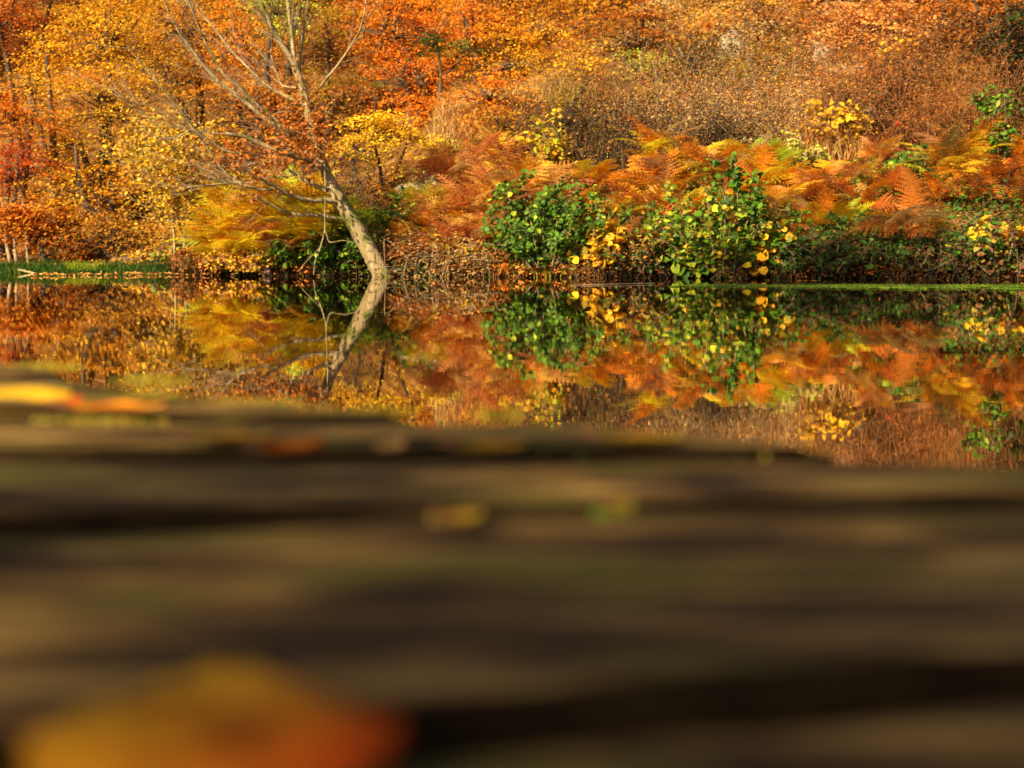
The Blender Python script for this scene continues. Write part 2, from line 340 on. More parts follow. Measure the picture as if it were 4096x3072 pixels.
def shrub(label, px, d, H, Wd, pal, leaf=.06, nst=9, name='shrub', cat='shrub', group=None, tpl=LEAF, side=5, per=1.0, droop=.2, lean=(0, 0), stalk=None, zoff=0., topheavy=.15):
    d = ashore(px, d); bx = xof(px, d); base = np.array([bx, d, gz(bx, d) + zoff - .02]); root = empty(name, base, label, cat, group); Wd *= 1.15
    tp, LP = [], []
    for k in range(nst):
        th = rng.uniform(0, 2 * np.pi); q = math.sqrt(rng.random()) * Wd
        tip = base + np.array([math.cos(th) * q + lean[0] * H, math.sin(th) * q * .7 + lean[1] * H, H * (1 - .45 * (q / Wd) ** 2) * rng.uniform(.5, 1.15)])
        b0 = base + np.array([math.cos(th), math.sin(th), 0]) * q * .25
        mid = b0 * .5 + tip * .5 + UP * H * .10 + rng.normal(0, .03, 3); S = spline([b0, mid, tip], 14)
        tp.append(tube(S, [.009, .003], 4)); L = np.linalg.norm(tip - b0)
        for _ in range(side):
            i0 = rng.integers(4, 13); dr = norm(rng.normal(size=3) * np.array([1, .8, .5]) + UP * .25); l2 = rng.uniform(.12, .34) * max(L, .3)
            e = S[i0] + dr * l2; e[2] -= .12 * l2; S2 = spline([S[i0], (S[i0] + e) / 2 + UP * .03, e], 8); tp.append(tube(S2, [.004, .0015], 3))
            nn = max(3, int(l2 / (leaf * .38) * per)); uu = rng.random(nn) ** .8; LP.append(S2[np.minimum((uu * 8).astype(int), 7)] + rng.normal(0, leaf * .45, (nn, 3)))
        nn = int(L / (leaf * .4) * per); uu = topheavy + (1 - topheavy) * rng.random(nn); LP.append(S[np.minimum((uu * 14).astype(int), 13)] + rng.normal(0, leaf * .5, (nn, 3)))
    P = np.concatenate(LP); P = P[(P[:, 2] > .012)]
    mesh('stem', tp, stalk or M_TWIG, root, True, base)
    mesh('foliage', [leaf_set(P, pal, leaf, .45, tpl, droop)], M_LEAF, root, False, base)
    return root

def frond_tpl(np_=12, m=8, seed=0, wide=.34):
    """one bracken frond of unit length: arching rachis (y forward, z up), pinnae pairs cut into pinnules."""
    r = np.random.default_rng(seed); V, F, T = [], [], []
    def rach(s): return np.array([0, s * (1 - .12 * s), .42 * s - .62 * s * s])
    def tri(a, b, c, tt): n = len(V); V.extend([a, b, c]); F.append((n, n + 1, n + 2)); T.extend([tt] * 3)
    for k in range(12):
        s0, s1 = k / 12, (k + 1) / 12; w0 = .006 * (1 - s0) + .001
        a, b = rach(s0), rach(s1); e = np.array([w0, 0, 0]); z = np.array([0, 0, w0])
        tri(a - e, a + e, b, .25); tri(a + z, a - z, b, .25)
    for k in range(np_):
        s = .24 + .76 * (k + .5) / np_; base = rach(s); f = (s - .24) / .76
        Lp = wide * (1 - f) ** .8 * min(1, .55 + 2.2 * f) + .012
        for sg in (-1, 1):
            dr = norm(np.array([sg, .42 + .35 * f + r.normal(0, .05), -.18 + r.normal(0, .07)])); side = norm(np.cross(dr, [0, 0, 1.]))
            tt = r.random()
            for q in range(m):
                u = (q + .3) / m; pl = min(Lp * .17, .045) * (1 - u * .8) * (1 if f < .9 else .6)
                c = base + dr * Lp * u + UP * (-.22 * Lp * u * u); wdt = Lp / m * .58
                for s2 in (-1, 1):
                    tip = c + side * s2 * pl + dr * pl * .35 + UP * (-.1 * pl + r.normal(0, .004))
                    tri(c - dr * wdt, c + dr * wdt, tip, tt)
            tri(base + dr * Lp * .0 + side * .003, base - side * .003, base + dr * Lp + UP * (-.22 * Lp), tt)
    return np.array(V), np.array(F), np.array(T)
FR = [frond_tpl(12, 8, s, w_) for s, w_ in ((1, .34), (2, .28), (3, .38))]
FRH = [frond_tpl(18, 10, s, w_) for s, w_ in ((4, .30), (5, .36))]
def fronds(n, length, pal, elev0=.45, elev1=1.2, spread=.08, hi=False, azim=None, base=np.zeros(3), stand=.22, jit=.32):
    out = []
    for k in range(n):
        tv, tf, tt = random.choice(FRH if hi else FR)
        az = rng.uniform(0, 2 * np.pi) if azim is None else rng.uniform(*azim); el = rng.uniform(elev0, elev1); L = length * rng.uniform(.7, 1.15)
        y = np.array([math.cos(az) * math.cos(el), math.sin(az) * math.cos(el), math.sin(el)]); z = np.array([-math.cos(az) * math.sin(el), -math.sin(az) * math.sin(el), math.cos(el)])
        # template arches up then over: aim it steeply
        R_ = np.stack([np.cross(y, z), y, z], -1)
        roll = rng.normal(0, .35); Rr = np.array([[math.cos(roll), 0, math.sin(roll)], [0, 1, 0], [-math.sin(roll), 0, math.cos(roll)]]); R_ = R_ @ Rr
        b0 = base + np.array([rng.normal(0, spread), rng.normal(0, spread), 0]); foot = b0.copy(); b1 = b0 + y * 0 + UP * stand * L * rng.uniform(.4, 1)
        if stand > 0: out.append((*tube([foot, b1], [.005, .004], 3)[:2], np.tile(np.array(PAL['rust']) * .8, (6, 1)), 0))
        Vt = (tv * L) @ R_.T + b1
        cf = colors(pal, 1, jit)[0]; C = cf[None] * (.98 + .3 * tt[:, None]) * np.exp(rng.normal(0, .03, (len(tv), 1)))
        out.append((Vt, tf, np.clip(C, 0, .9), 0))
    return out
def tris(parts):
    # quads to triangles so every part shares one kind of face
    o_ = []
    for V_, F_, C_, m_ in parts:
        F_ = np.asarray(F_)
        if F_.shape[1] == 4: F_ = np.concatenate([F_[:, [0, 1, 2]], F_[:, [0, 2, 3]]])
        o_.append((V_, F_, C_, m_))
    return o_
def bracken_proto(name, n, L, pal, **kw):
    return mesh(name, tris(fronds(n, L, pal, **kw)), M_FERN).data
def dropobj(o): 
    me = o.data; bpy.data.objects.remove(o); return me
PROTO = {}
def make_proto(key, pal, n=24, L=.68, **kw):
    for v in range(2):
        o_ = mesh('fronds', tris(fronds(n, L, pal, **kw)), M_FERN); PROTO[(key, v)] = dropobj(o_)
make_proto('yellow', dict(yellow=5, gold=3, lime=.3), elev0=.3, elev1=1.2); make_proto('gold', dict(gold=3, amber=2, tan=1, bronze=1), elev0=.3, elev1=1.1)
make_proto('orange', dict(amber=3, rust=2, peach=1.5, bronze=1), elev0=.2, elev1=1.0); make_proto('peach', dict(peach=4, amber=1, tan=1))
make_proto('rust', dict(rust=3, brown=1, orange=1)); make_proto('lime', dict(lime=2, gold=2, yellow=2))
COUNT = {}
def bracken(key, px, d, s, label, group='bracken clumps on the far bank', sz=1.0, zoff=0):
    d = ashore(px, d); bx = xof(px, d); v = COUNT.get(key, 0) % 2; COUNT[key] = COUNT.get(key, 0) + 1
    o_ = bpy.data.objects.new('bracken', PROTO[(key, v)]); COL.objects.link(o_)
    o_.location = (bx, d, gz(bx, d) - .02 + zoff); o_.rotation_euler = (0, 0, random.uniform(0, 6.28)); o_.scale = (s, s, s * sz)
    return tag(o_, label, 'bracken', group)

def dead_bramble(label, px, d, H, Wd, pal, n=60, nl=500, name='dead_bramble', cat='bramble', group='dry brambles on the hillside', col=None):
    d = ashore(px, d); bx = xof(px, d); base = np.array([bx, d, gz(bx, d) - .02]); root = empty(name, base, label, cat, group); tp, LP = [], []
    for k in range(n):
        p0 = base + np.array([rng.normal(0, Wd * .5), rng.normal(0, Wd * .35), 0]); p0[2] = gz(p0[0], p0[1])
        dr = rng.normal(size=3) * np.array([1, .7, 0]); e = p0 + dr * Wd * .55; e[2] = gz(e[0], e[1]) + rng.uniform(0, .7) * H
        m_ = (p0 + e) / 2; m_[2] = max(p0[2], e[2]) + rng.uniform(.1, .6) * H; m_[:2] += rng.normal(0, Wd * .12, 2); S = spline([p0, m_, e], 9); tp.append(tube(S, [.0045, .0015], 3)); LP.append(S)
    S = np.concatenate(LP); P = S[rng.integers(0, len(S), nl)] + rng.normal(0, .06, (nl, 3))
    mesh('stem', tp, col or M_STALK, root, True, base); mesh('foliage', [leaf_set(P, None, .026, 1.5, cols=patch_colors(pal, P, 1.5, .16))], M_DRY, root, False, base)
    return root

def rock(label, px, py, d, sx, sz, name='rock', group=None):
    d = min(d, hit(px, py) - .02); c = at(px, py, d); n = 10; u = np.linspace(0, np.pi, n); v = np.linspace(0, 2 * np.pi, 14, endpoint=False); U, W_ = np.meshgrid(u, v, indexing='ij')
    P = np.stack([np.sin(U) * np.cos(W_), np.sin(U) * np.sin(W_), np.cos(U)], -1)
    k = 1 + .5 * vnoise(P[..., 0] * 2 + px, P[..., 2] * 2 + P[..., 1] * 1.3 + py, 9) + .25 * vnoise(P[..., 0] * 5, P[..., 2] * 5 + P[..., 1] * 4, 4)
    P = np.sign(P) * np.abs(P) ** .8 * k[..., None] * np.array([sx, (sx + sz) * .5, sz]); V_ = (P + c).reshape(-1, 3)
    i_, j_ = np.meshgrid(np.arange(n - 1), np.arange(14), indexing='ij'); a_ = i_ * 14 + j_; b_ = i_ * 14 + (j_ + 1) % 14
    o_ = mesh(name, [(V_, np.stack([a_, a_ + 14, b_ + 14, b_], -1).reshape(-1, 4), None, 0)], M_ROCK, loc=c, smooth=False)
    return tag(o_, label, 'rock', group)
# ------------------------------------------------------------------ the leaning bare tree at the water's edge
def trace(pts, d0, d1, r0, r1, sides=8, n=26, rough=.05, src=None):
    P = np.array([at(x, y, d0 + (d1 - d0) * k / (len(pts) - 1)) for k, (x, y) in enumerate(pts)])
    return tube(P, [r0, (r0 * .6 + r1 * .4), r1], sides, n, rough), P
def z1(pts): return [(x / 1.383, y / 1.383) for x, y in pts]
LT = empty('leaning_tree', at(1532, 1108, 14.0), 'bare pale-barked tree leaning left over the water from the far bank', 'tree')
LB = np.array(LT.location)
tk = [(1542, 1128), (1512, 1070), (1467, 985), (1415, 890), (1370, 818), (1335, 755), (1308, 700), (1288, 640), (1266, 570), (1245, 506), (1228, 436), (1212, 360), (1193, 300), (1174, 245)]
P = np.array([at(x, y, 14.0 - .03 * k) for k, (x, y) in enumerate(tk)]); P[:, 2] += 0
TR = tube(P, [.094, .082, .079, .064, .046, .041, .038, .034], 16, 60, .04)
mesh('trunk', [TR], M_BARK, LT, True, LB)
for ax, ay, L_r in ((.32, .12, .34), (.22, -.05, .26), (-.16, .25, .25), (.1, .3, .3)):
    f0 = LB + [0, 0, .05]; f2 = LB + [ax, ay, 0]; f2[2] = gz(f2[0], f2[1]) - .01; mesh('root', [tube([f0, LB * .5 + f2 * .5 + [0, 0, .01], f2], [.045, .025, .01], 8, 10, .08)], M_BARK, LT, True, LB)
BR = [  # (points in the 4096 px photograph, near/far distance, radii)
 ([(1172, 245), (1128, 180), (1085, 105), (1041, 0), (1010, -90)], 13.6, 13.4, .030, .008),
 ([(1175, 250), (1172, 190), (1164, 108), (1150, 0), (1145, -90)], 13.6, 13.7, .024, .008),
 ([(1195, 310), (1204, 200), (1222, 80), (1235, -60)], 13.7, 13.9, .018, .006),
 ([(1287, 640)] + z1([(1740, 770), (1660, 745), (1560, 715), (1490, 675), (1400, 600), (1300, 520), (1200, 440), (1100, 320), (1000, 190), (930, 60), (890, -60)]), 13.8, 13.1, .030, .006),
 (z1([(1570, 715), (1500, 640), (1430, 590), (1330, 490), (1230, 400), (1150, 260), (1090, 130), (1040, 0)]), 13.6, 13.2, .020, .005),
 (z1([(1690, 590), (1640, 560), (1500, 490), (1400, 400), (1280, 280), (1180, 150), (1090, 60), (1040, 0)]), 13.8, 14.4, .016, .004),
 (z1([(1800, 935), (1700, 890), (1620, 860), (1580, 850), (1450, 800), (1350, 755), (1240, 738)]), 13.7, 13.2, .032, .017),
 (z1([(1880, 1115), (1800, 1108), (1720, 1110), (1640, 1090), (1560, 1055), (1500, 1020), (1420, 975), (1350, 935)]), 13.85, 13.2, .026, .008),
 (z1([(1530, 1040), (1440, 1050), (1390, 1030), (1350, 1030), (1240, 950), (1180, 860), (1060, 700), (980, 600), (880, 470), (780, 350), (700, 250)]), 13.5, 13.0, .017, .004),
 (z1([(1810, 1050), (1750, 1030), (1700, 1000), (1640, 970), (1590, 930), (1560, 880), (1500, 860)]), 13.8, 14.1, .022, .007),
 (z1([(1915, 1215), (1840, 1205), (1760, 1190), (1640, 1185), (1560, 1165), (1500, 1130), (1440, 1095), (1400, 1075)]), 13.9, 13.4, .020, .008),
 (z1([(1420, 1015), (1320, 1010), (1200, 1018), (1060, 1035), (940, 1060)]), 13.4, 13.1, .009, .003),
 (z1([(1330, 850), (1240, 830), (1150, 770), (1060, 720), (950, 770), (850, 680), (720, 570), (600, 480)]), 13.3, 12.8, .011, .003),
 (z1([(1745, 520), (1800, 440), (1860, 370), (1936, 260), (1995, 150), (2025, 0), (2040, -90)]), 13.8, 14.0, .012, .004),
 (z1([(1640, 485), (1560, 470), (1530, 400), (1480, 340)]), 13.7, 13.9, .009, .003),
 (z1([(1740, 720), (1640, 770), (1540, 880), (1430, 900), (1330, 920)]), 13.7, 14.3, .012, .004),
 (z1([(1500, 640), (1560, 620), (1640, 620), (1700, 640)]), 13.6, 13.9, .010, .006),
 (z1([(1640, 970), (1560, 975), (1450, 985), (1370, 1000)]), 13.9, 14.2, .009, .004),
]
brp = []
for pts, d0, d1, r0, r1 in BR:
    g_, Pp = trace(pts, d0, d1, r0, r1, 7, 34, .05); mesh('branch', [g_], M_BARK, LT, True, LB); brp.append(Pp)
g_, Pv = trace(z1([(1795, 770), (1792, 830), (1795, 900), (1800, 1060), (1797, 1200), (1795, 1280), (1772, 1370), (1745, 1440), (1735, 1520)]), 13.6, 13.7, .009, .005, 6, 34, .1)
g2, _ = trace(z1([(1795, 1260), (1808, 1300), (1825, 1340), (1900, 1330), (1960, 1345)]), 13.65, 13.6, .006, .003, 5, 14, .1)
g3, _ = trace(z1([(1775, 1365), (1740, 1400), (1700, 1440), (1650, 1500)]), 13.65, 13.6, .005, .002, 5, 14, .1)
mesh('hanging_branch', [g_, g2, g3], M_BARK, LT, True, LB)
# twigs fanning off the branches towards the upper left
tw, ends = [], []
for k, Pp in enumerate(brp):
    S = spline(Pp, 40)
    for _ in range(26 if k in (3, 4, 5, 8, 12, 0, 1) else 10):
        i0 = rng.integers(6, 39); tg = norm(S[i0] - S[i0 - 3]); L = rng.uniform(.15, .65)
        dr = norm(tg * 1.0 + rng.normal(0, .38, 3) + np.array([-.2, 0, .12])); e = S[i0] + dr * L + UP * .1 * L
        Q = spline([S[i0], S[i0] + dr * L * .5 + rng.normal(0, .015, 3), e], 7); tw.append(tube(Q, [.0045, .0012], 3)); ends.append(Q)
        for _ in range(3):
            i1 = rng.integers(2, 6); d2 = norm(dr + rng.normal(0, .5, 3)); tw.append(tube([Q[i1], Q[i1] + d2 * L * .35], [.002, .0008], 3))
mesh('twig', tw, M_TWIG, LT, True, LB).__setitem__('kind', 'stuff')
LVP = []
for (px, py, sx, sy, n_) in ((1150, 590, 110, 55, 330), (1230, 520, 70, 60, 190), (1010, 640, 110, 50, 170), (1120, 480, 90, 60, 140), (870, 610, 70, 45, 120), (1290, 560, 45, 60, 120), (1000, 760, 50, 35, 70), (1180, 300, 60, 80, 60)):
    for q in range(n_):
        LVP.append(at(px + rng.normal() * sx, py + rng.normal() * sy, 13.6 + rng.normal() * .35))
LVP = np.array(LVP); LVP = np.concatenate([LVP, LVP + rng.normal(0, .07, LVP.shape)])
mesh('foliage', [leaf_set(LVP, None, .040, .5, droop=.5, cols=patch_colors(dict(rust=4, brown=2.5, orange=.4), LVP, 2.5, .2))], M_LEAF, LT, False, LB)

# ------------------------------------------------------------------ woods on the slope: every tree its own object
G = 'autumn trees on the far slope'
red = dict(red=3, rust=2, orange=1.5); gold = dict(gold=4, amber=2, yellow=.8, bronze=.6); amb = dict(amber=3, orange=2, bronze=1, gold=1); brn = dict(bronze=3, gold=1.5, rust=1, amber=1)
tree('tall deep red beech at the top left corner of the wood', 90, 19.5, [(40, 60, 190, 190, 0, red), (220, -40, 160, 110, .3, dict(rust=2, red=1, amber=1))], group=G)
tree('orange red tree low at the left edge above the reeds', 50, 17.3, [(30, 470, 170, 130, .6, dict(red=1.5, orange=2, amber=2)), (60, 690, 190, 150, 0, dict(red=3, rust=2, orange=2)), (-40, 900, 190, 120, -.3, dict(red=1, amber=2, rust=1.5))], group=G, trunk_r=.07)
tree('bright yellow topped tree beside the deep red one', 230, 18.8, [(185, 190, 125, 85, 0, dict(yellow=2, gold=2)), (130, 330, 170, 110, .2, dict(amber=2, gold=2, orange=1))], group=G)
tree('large golden beech with the widest crown of the left wood', 430, 18.6, [(430, 170, 230, 190, .4, gold), (430, 430, 290, 200, 0, gold), (260, 560, 170, 120, -.3, dict(gold=2, amber=2, rust=1))], group=G, dens=1.1, trunk_r=.13)
tree('bronze gold beech whose boughs hang low over the far water', 520, 17.0, [(330, 770, 260, 130, .4, dict(gold=2, amber=2, bronze=2)), (470, 950, 260, 110, 0, dict(gold=2, bronze=3, rust=1)), (730, 980, 190, 90, -.5, dict(gold=3, bronze=3)), (240, 900, 200, 100, .2, dict(rust=2, amber=2, red=1)), (600, 1035, 250, 38, -.7, dict(gold=3, bronze=2, brown=1))], group=G, dens=1.25, trunk_r=.12)
tree('small deep red maple standing low above the reeds', 250, 16.7, [(270, 985, 130, 65, 0, dict(red=1.5, rust=3, amber=1)), (110, 960, 120, 60, .2, dict(red=.7, rust=3, amber=2))], group=G, trunk_r=.04)
for k, (px, l_) in enumerate(((38, 'thickest bare pale trunk of three at the left edge behind the reeds'), (70, 'middle bare pale trunk of three at the left edge, leaning left'), (117, 'rightmost bare pale trunk of three at the left edge behind the reeds'))):
    b0 = at(px, 1060, 16.3); b0[2] = gz(b0[0], 16.3) - .05; rt = empty('young_tree', b0, l_, 'tree', 'pale trunks at the left edge')
    e = at(px - 14 + k * 2, 965, 16.6)
    mesh('trunk', [tube([b0, b0 * .5 + e * .5 + rng.normal(0, .02, 3), e, e + [-.1, .2, .5]], [.026 - .006 * k, .020 - .004 * k, .01], 8, 14, .05)], M_TWIG, rt, True, b0)
    Pp, _, ix = sprays(e + [0, .1, .25], [.35, .3, .16], 26, 30, .16); mesh('crown', [leaf_set(Pp, dict(rust=3, red=.6, amber=2), .045)], M_LEAF, rt, False, b0)
tree('tall bronze gold tree behind the bare branches of the leaning tree', 800, 21.0, [(730, 100, 260, 190, 0, dict(amber=3, gold=2, rust=1)), (700, 330, 220, 150, -.5, brn)], group=G, trunk_r=.11)
tree('amber tree behind the fork of the leaning tree', 1010, 19.5, [(980, 180, 200, 180, .5, amb), (980, 430, 230, 130, 0, dict(amber=2, rust=2, bronze=1)), (1210, 480, 170, 130, .2, dict(rust=2, amber=2, brown=1))], group=G)
tree('lime green topped tree behind the forked leader of the leaning tree', 1150, 20.5, [(1110, 60, 120, 120, -.8, dict(lime=3, olive=2, green=1)), (1180, -60, 150, 90, 0, dict(lime=2, gold=1))], group=G)
tree('olive tree right of the forked leader', 1330, 19.8, [(1330, 200, 120, 150, 0, dict(olive=2, bronze=2, amber=1)), (1340, 390, 120, 100, -.4, dict(gold=1, olive=1, rust=1.5))], group=G)
tree('blazing orange beech filling the top centre', 1640, 20.3, [(1560, 120, 230, 190, 0, dict(orange=4, amber=2)), (1640, 330, 220, 140, -.6, dict(orange=4, red=.8, amber=1)), (1700, 460, 150, 80, -1., dict(orange=3, rust=2))], group=G, dens=1.1, trunk_r=.13)
tree('amber beech right of the blazing orange one', 1960, 20.6, [(1900, 120, 200, 170, 0, amb), (2080, 240, 220, 170, -.4, dict(amber=3, gold=2, orange=1)), (1950, 400, 220, 110, -.8, dict(amber=2, orange=2, gold=1))], group=G, dens=1.1, trunk_r=.13)
tree('dark green holly between the orange and amber beeches', 1770, 18.7, [(1735, 175, 62, 36, 0, dict(green=2, dgreen=2)), (1840, 205, 75, 36, .1, dict(olive=2, dgreen=1, bronze=1))], group=G, trunk_r=.04)
tree('bronze tree at the top centre right with a ragged crown', 2330, 20.6, [(2320, 70, 200, 170, .3, dict(bronze=2, amber=3, gold=1)), (2330, 290, 200, 130, -.4, brn)], group=G)
tree('dark olive gold thicket tree hanging under the amber beech', 2080, 18.4, [(2010, 500, 200, 85, 0, dict(olive=2, bronze=2, gold=1.5, dgreen=.5)), (2270, 470, 190, 110, .3, dict(olive=2, bronze=2, rust=1)), (2380, 560, 120, 80, .1, dict(olive=2, rust=2, dgreen=1))], group=G, dens=.9)
tree('small lemon tree beside the upper trunk of the leaning tree', 1520, 17.2, [(1515, 535, 125, 105, -1., dict(yellow=5, gold=1)), (1640, 550, 90, 50, -.2, dict(yellow=3, gold=2, lime=.5)), (1440, 590, 60, 60, .3, dict(yellow=3, gold=2))], group=G, trunk_r=.04, dens=2.2)
tree('lime yellow sapling below the small lemon tree', 1760, 16.6, [(1760, 600, 75, 55, .1, dict(lime=2, yellow=2)), (1745, 690, 60, 45, 0, dict(lime=3, gold=1)), (1900, 590, 80, 40, .4, dict(gold=2, olive=1, rust=1))], group=G, trunk_r=.03, dens=1.2)
tree('low yellow green bush tree right of the dark hollow', 2170, 16.4, [(2190, 640, 95, 75, 0, dict(gold=2, lime=1.5, green=.8, olive=1)), (2060, 580, 100, 50, .4, dict(gold=2, olive=2))], group=G, trunk_r=.03)
tree('pale yellow hazel under the bronze tree', 2560, 18.6, [(2555, 270, 100, 95, 0, dict(gold=2, lime=1, straw=1)), (2570, 400, 100, 60, .1, dict(gold=2, rust=1.5, olive=1))], group=G, trunk_r=.04, dens=.85)
tree('straw coloured birch at the top with a thin pale crown', 2760, 21.2, [(2700, 40, 170, 130, 0, dict(straw=3, gold=2, tan=2)), (2860, 170, 170, 120, -.3, dict(straw=1, gold=2, tan=2))], group=G, trunk_r=.06, dens=1.0, bark=M_BARK)
tree('sparse tan birch right of the straw coloured one', 3020, 21.5, [(3000, 60, 160, 120, 0, dict(tan=2, gold=1, bronze=1)), (3090, 230, 120, 70, -.4, dict(gold=2, tan=1))], group=G, trunk_r=.05, dens=.9, bark=M_BARK)
tree('rust brown oak at the top right', 3420, 22.0, [(3350, 30, 200, 110, 0, dict(peach=2, rust=2, tan=1)), (3560, 120, 170, 120, -.3, dict(rust=3, orange=1))], group=G, dens=.7)
tree('rusty orange tree left of the dark corner tree', 3800, 20.0, [(3760, 120, 180, 150, 0, dict(rust=3, peach=1.5, brown=1)), (3640, 310, 130, 80, -.6, dict(rust=2, amber=1, brown=1))], group=G, dens=.8)
tree('dark evergreen filling the top right corner', 4060, 17.2, [(4080, 190, 160, 200, 0, dict(dgreen=3, umber=3)), (4110, 420, 120, 120, -.3, dict(dgreen=2, umber=3, rust=.3))], group=G, dens=2.2)
tree('olive tree in the dark hollow behind the lower branches', 1130, 17.6, [(900, 560, 150, 80, 0, dict(amber=2, gold=1, rust=1)), (1400, 640, 90, 60, -.2, dict(olive=2, green=1, rust=1))], group=G, trunk_r=.06, dens=.8)
# the second row, further up the hill
back = [(-150, 26, 'red', 'red crown in the back row behind the left edge'), (350, 27, 'gold', 'golden crown in the back row above the widest beech'), (800, 28, 'amber', 'amber crown in the back row behind the bare upper branches'),
        (1250, 28, 'olive', 'olive crown in the back row behind the lime topped tree'), (1600, 28, 'orange', 'orange crown in the back row at the top centre'), (2050, 28, 'amber', 'amber crown in the back row right of the centre'), (2500, 28, 'bronze', 'bronze crown in the back row behind the pale hazel'),
        (2950, 30, 'straw', 'straw crown in the back row over the birches'), (3400, 30, 'peach', 'peach brown crown in the back row over the heath'), (3850, 29, 'rust', 'rust crown in the back row at the right'), (4350, 27, 'brown', 'brown crown in the back row beyond the right corner'),
        (-650, 23, 'amber', 'amber tree outside the left edge'), (-1150, 23, 'gold', 'golden tree farther outside the left edge'), (4800, 22, 'rust', 'rust tree outside the right edge'), (5300, 22, 'bronze', 'bronze tree farther outside the right edge')]
for px, d, c_, l_ in back:
    tree(l_, px, d, [(px, -40, 290, 260, 0, {c_: 3, 'bronze': 1, 'amber': 1}), (px + 60, 160, 300, 160, -1.0, {c_: 2, 'rust': 1, 'brown': 1})], group='back row of trees on the hill', leaf=.05, dens=.8, trunk_r=.14)
# many-stemmed sapling left of the yellow bracken
sx_ = xof(790, 15.35); sb = np.array([sx_, 15.35, gz(sx_, 15.35) - .05]); rt = empty('sapling', sb, 'many-stemmed sapling with a fine olive yellow crown left of the yellow bracken', 'tree')
st = []; cr = []
for k, (bx_, tx, ty) in enumerate(((700, 640, 720), (735, 690, 690), (752, 720, 640), (765, 760, 600), (770, 800, 650), (775, 700, 600), (748, 600, 650), (780, 820, 700))):
    b0 = at(bx_, 1000, 15.3 + .06 * k); b0[2] = gz(b0[0], b0[1]) - .03; e = at(tx, ty, 15.3 + rng.normal(0, .3)); mm = at(bx_ * .75 + tx * .25 + rng.normal(0, 6), 860, 15.3)
    st.append(tube([b0, mm, e], [.018, .012, .004], 6, 16, .05)); S = spline([b0, mm, e], 16)
    for _ in range(26):
        i0 = rng.integers(7, 16); q = S[i0] + np.array([rng.normal(-.15, .35), rng.normal(0, .3), rng.uniform(.1, .55)]); Q = spline([S[i0], (S[i0] + q) / 2 + rng.normal(0, .03, 3), q], 8)
        st.append(tube(Q, [.004, .001], 3)); cr.append(Q[rng.integers(2, 8, 22)] + rng.normal(0, .06, (22, 3)))
mesh('stem', st, M_BARK, rt, True, sb)
PC = np.concatenate(cr); mesh('crown', [leaf_set(PC, dict(gold=3, olive=2, yellow=1, bronze=1), .042, .5)], M_LEAF, rt, False, sb)

# the tree on the near bank, behind the camera, whose crown shades the foot of the right-hand bank
tgt = np.array([3.5, 13.2, -.5]); cc_ = tgt + np.array(SUN_DIR) * 24
bnk = np.array([cc_[0], cc_[1], gz(cc_[0], cc_[1]) - .1]); rt = empty('shade_tree', bnk, 'broad tree on the near bank behind the jetty', 'tree')
Pp, ctr, ix = sprays(cc_, [2.7, 1.4, .9], 85, 34, .4, .1)
mesh('crown', [leaf_set(Pp, dict(gold=2, rust=2), .14, .3)], M_LEAF, rt, False, bnk)
mesh('trunk', [tube([bnk, bnk * .5 + cc_ * .5, cc_], [.25, .2, .1], 10, 12, .03)] + [tube([cc_ - UP, ctr[k]], [.05, .015], 4, 4) for k in range(0, 85, 4)], M_DARKBARK, rt, True, bnk)
c2 = np.array([0, .45, .25]) + np.array(SUN_DIR) * 10.5; b2 = np.array([c2[0], c2[1], gz(c2[0], c2[1]) - .1]); rt = empty('shade_tree', b2, 'low spreading tree on the near bank shading the jetty', 'tree')
Pp, ctr, ix = sprays(c2, [1.9, 1.9, 1.3], 18, 34, .4, .1)
tt_ = (Pp[:, 2] - .26) / SUN_DIR.z; Qp = Pp - np.array(SUN_DIR) * tt_[:, None]
for lx, ly, lr in ((-.06, .28, .13), (-.36, .88, .2), (-.22, .8, .12)): kk = np.hypot(Qp[:, 0] - lx, Qp[:, 1] - ly) > lr; Pp, Qp = Pp[kk], Qp[kk]  # unseen crown opened here so sun falls on chosen jetty leaves
mesh('crown', [leaf_set(Pp, dict(gold=2, rust=2), .13, .3)], M_LEAF, rt, False, b2)
mesh('trunk', [tube([b2, b2 * .5 + c2 * .5 + [.2, 0, 0], c2], [.2, .15, .06], 10, 12, .03)] + [tube([c2 - UP * .8, ctr[k]], [.04, .012], 4, 4) for k in range(0, 18, 3)], M_DARKBARK, rt, True, b2)

# ------------------------------------------------------------------ shrubs, saplings, ferns on the bank
GS = 'leafy shrubs along the far bank'
gr = dict(green=4, lime=.5, dgreen=1.5)
shrub('dark green bramble bush under the leaning trunk', 1330, 14.35, .36, .55, dict(green=3, dgreen=2, lime=.6), .05, 22, tpl=ROUND, group=GS, per=1.1)
shrub('green bramble bush at the waterline left of the hanging branch', 1150, 14.3, .24, .42, gr, .05, 14, tpl=ROUND, group=GS, per=1.1)
shrub('green elder behind the leaning trunk', 1540, 14.6, .70, .40, dict(green=3, dgreen=1.5, lime=1), .062, 14, group=GS)
shrub('narrow green bush between the sapling and the yellow bracken', 850, 15.2, .58, .24, dict(green=3, lime=1, dgreen=1), .06, 12, group=GS)
shrub('fine olive shrub in front of the yellow bracken', 1190, 14.5, .40, .18, dict(olive=2, gold=2, green=1), .035, 14, group=GS)
shrub('low yellow green weeds at the waterline left of the yellow bracken', 740, 15.5, .26, .35, dict(olive=2, gold=2, green=1.5), .045, 14, group=GS)
shrub('round green hazel bush at the water in the middle of the bank', 2190, 13.85, .74, .58, dict(green=5, lime=.5, dgreen=1.5), .042, 42, tpl=ROUND, group=GS, per=1.05)
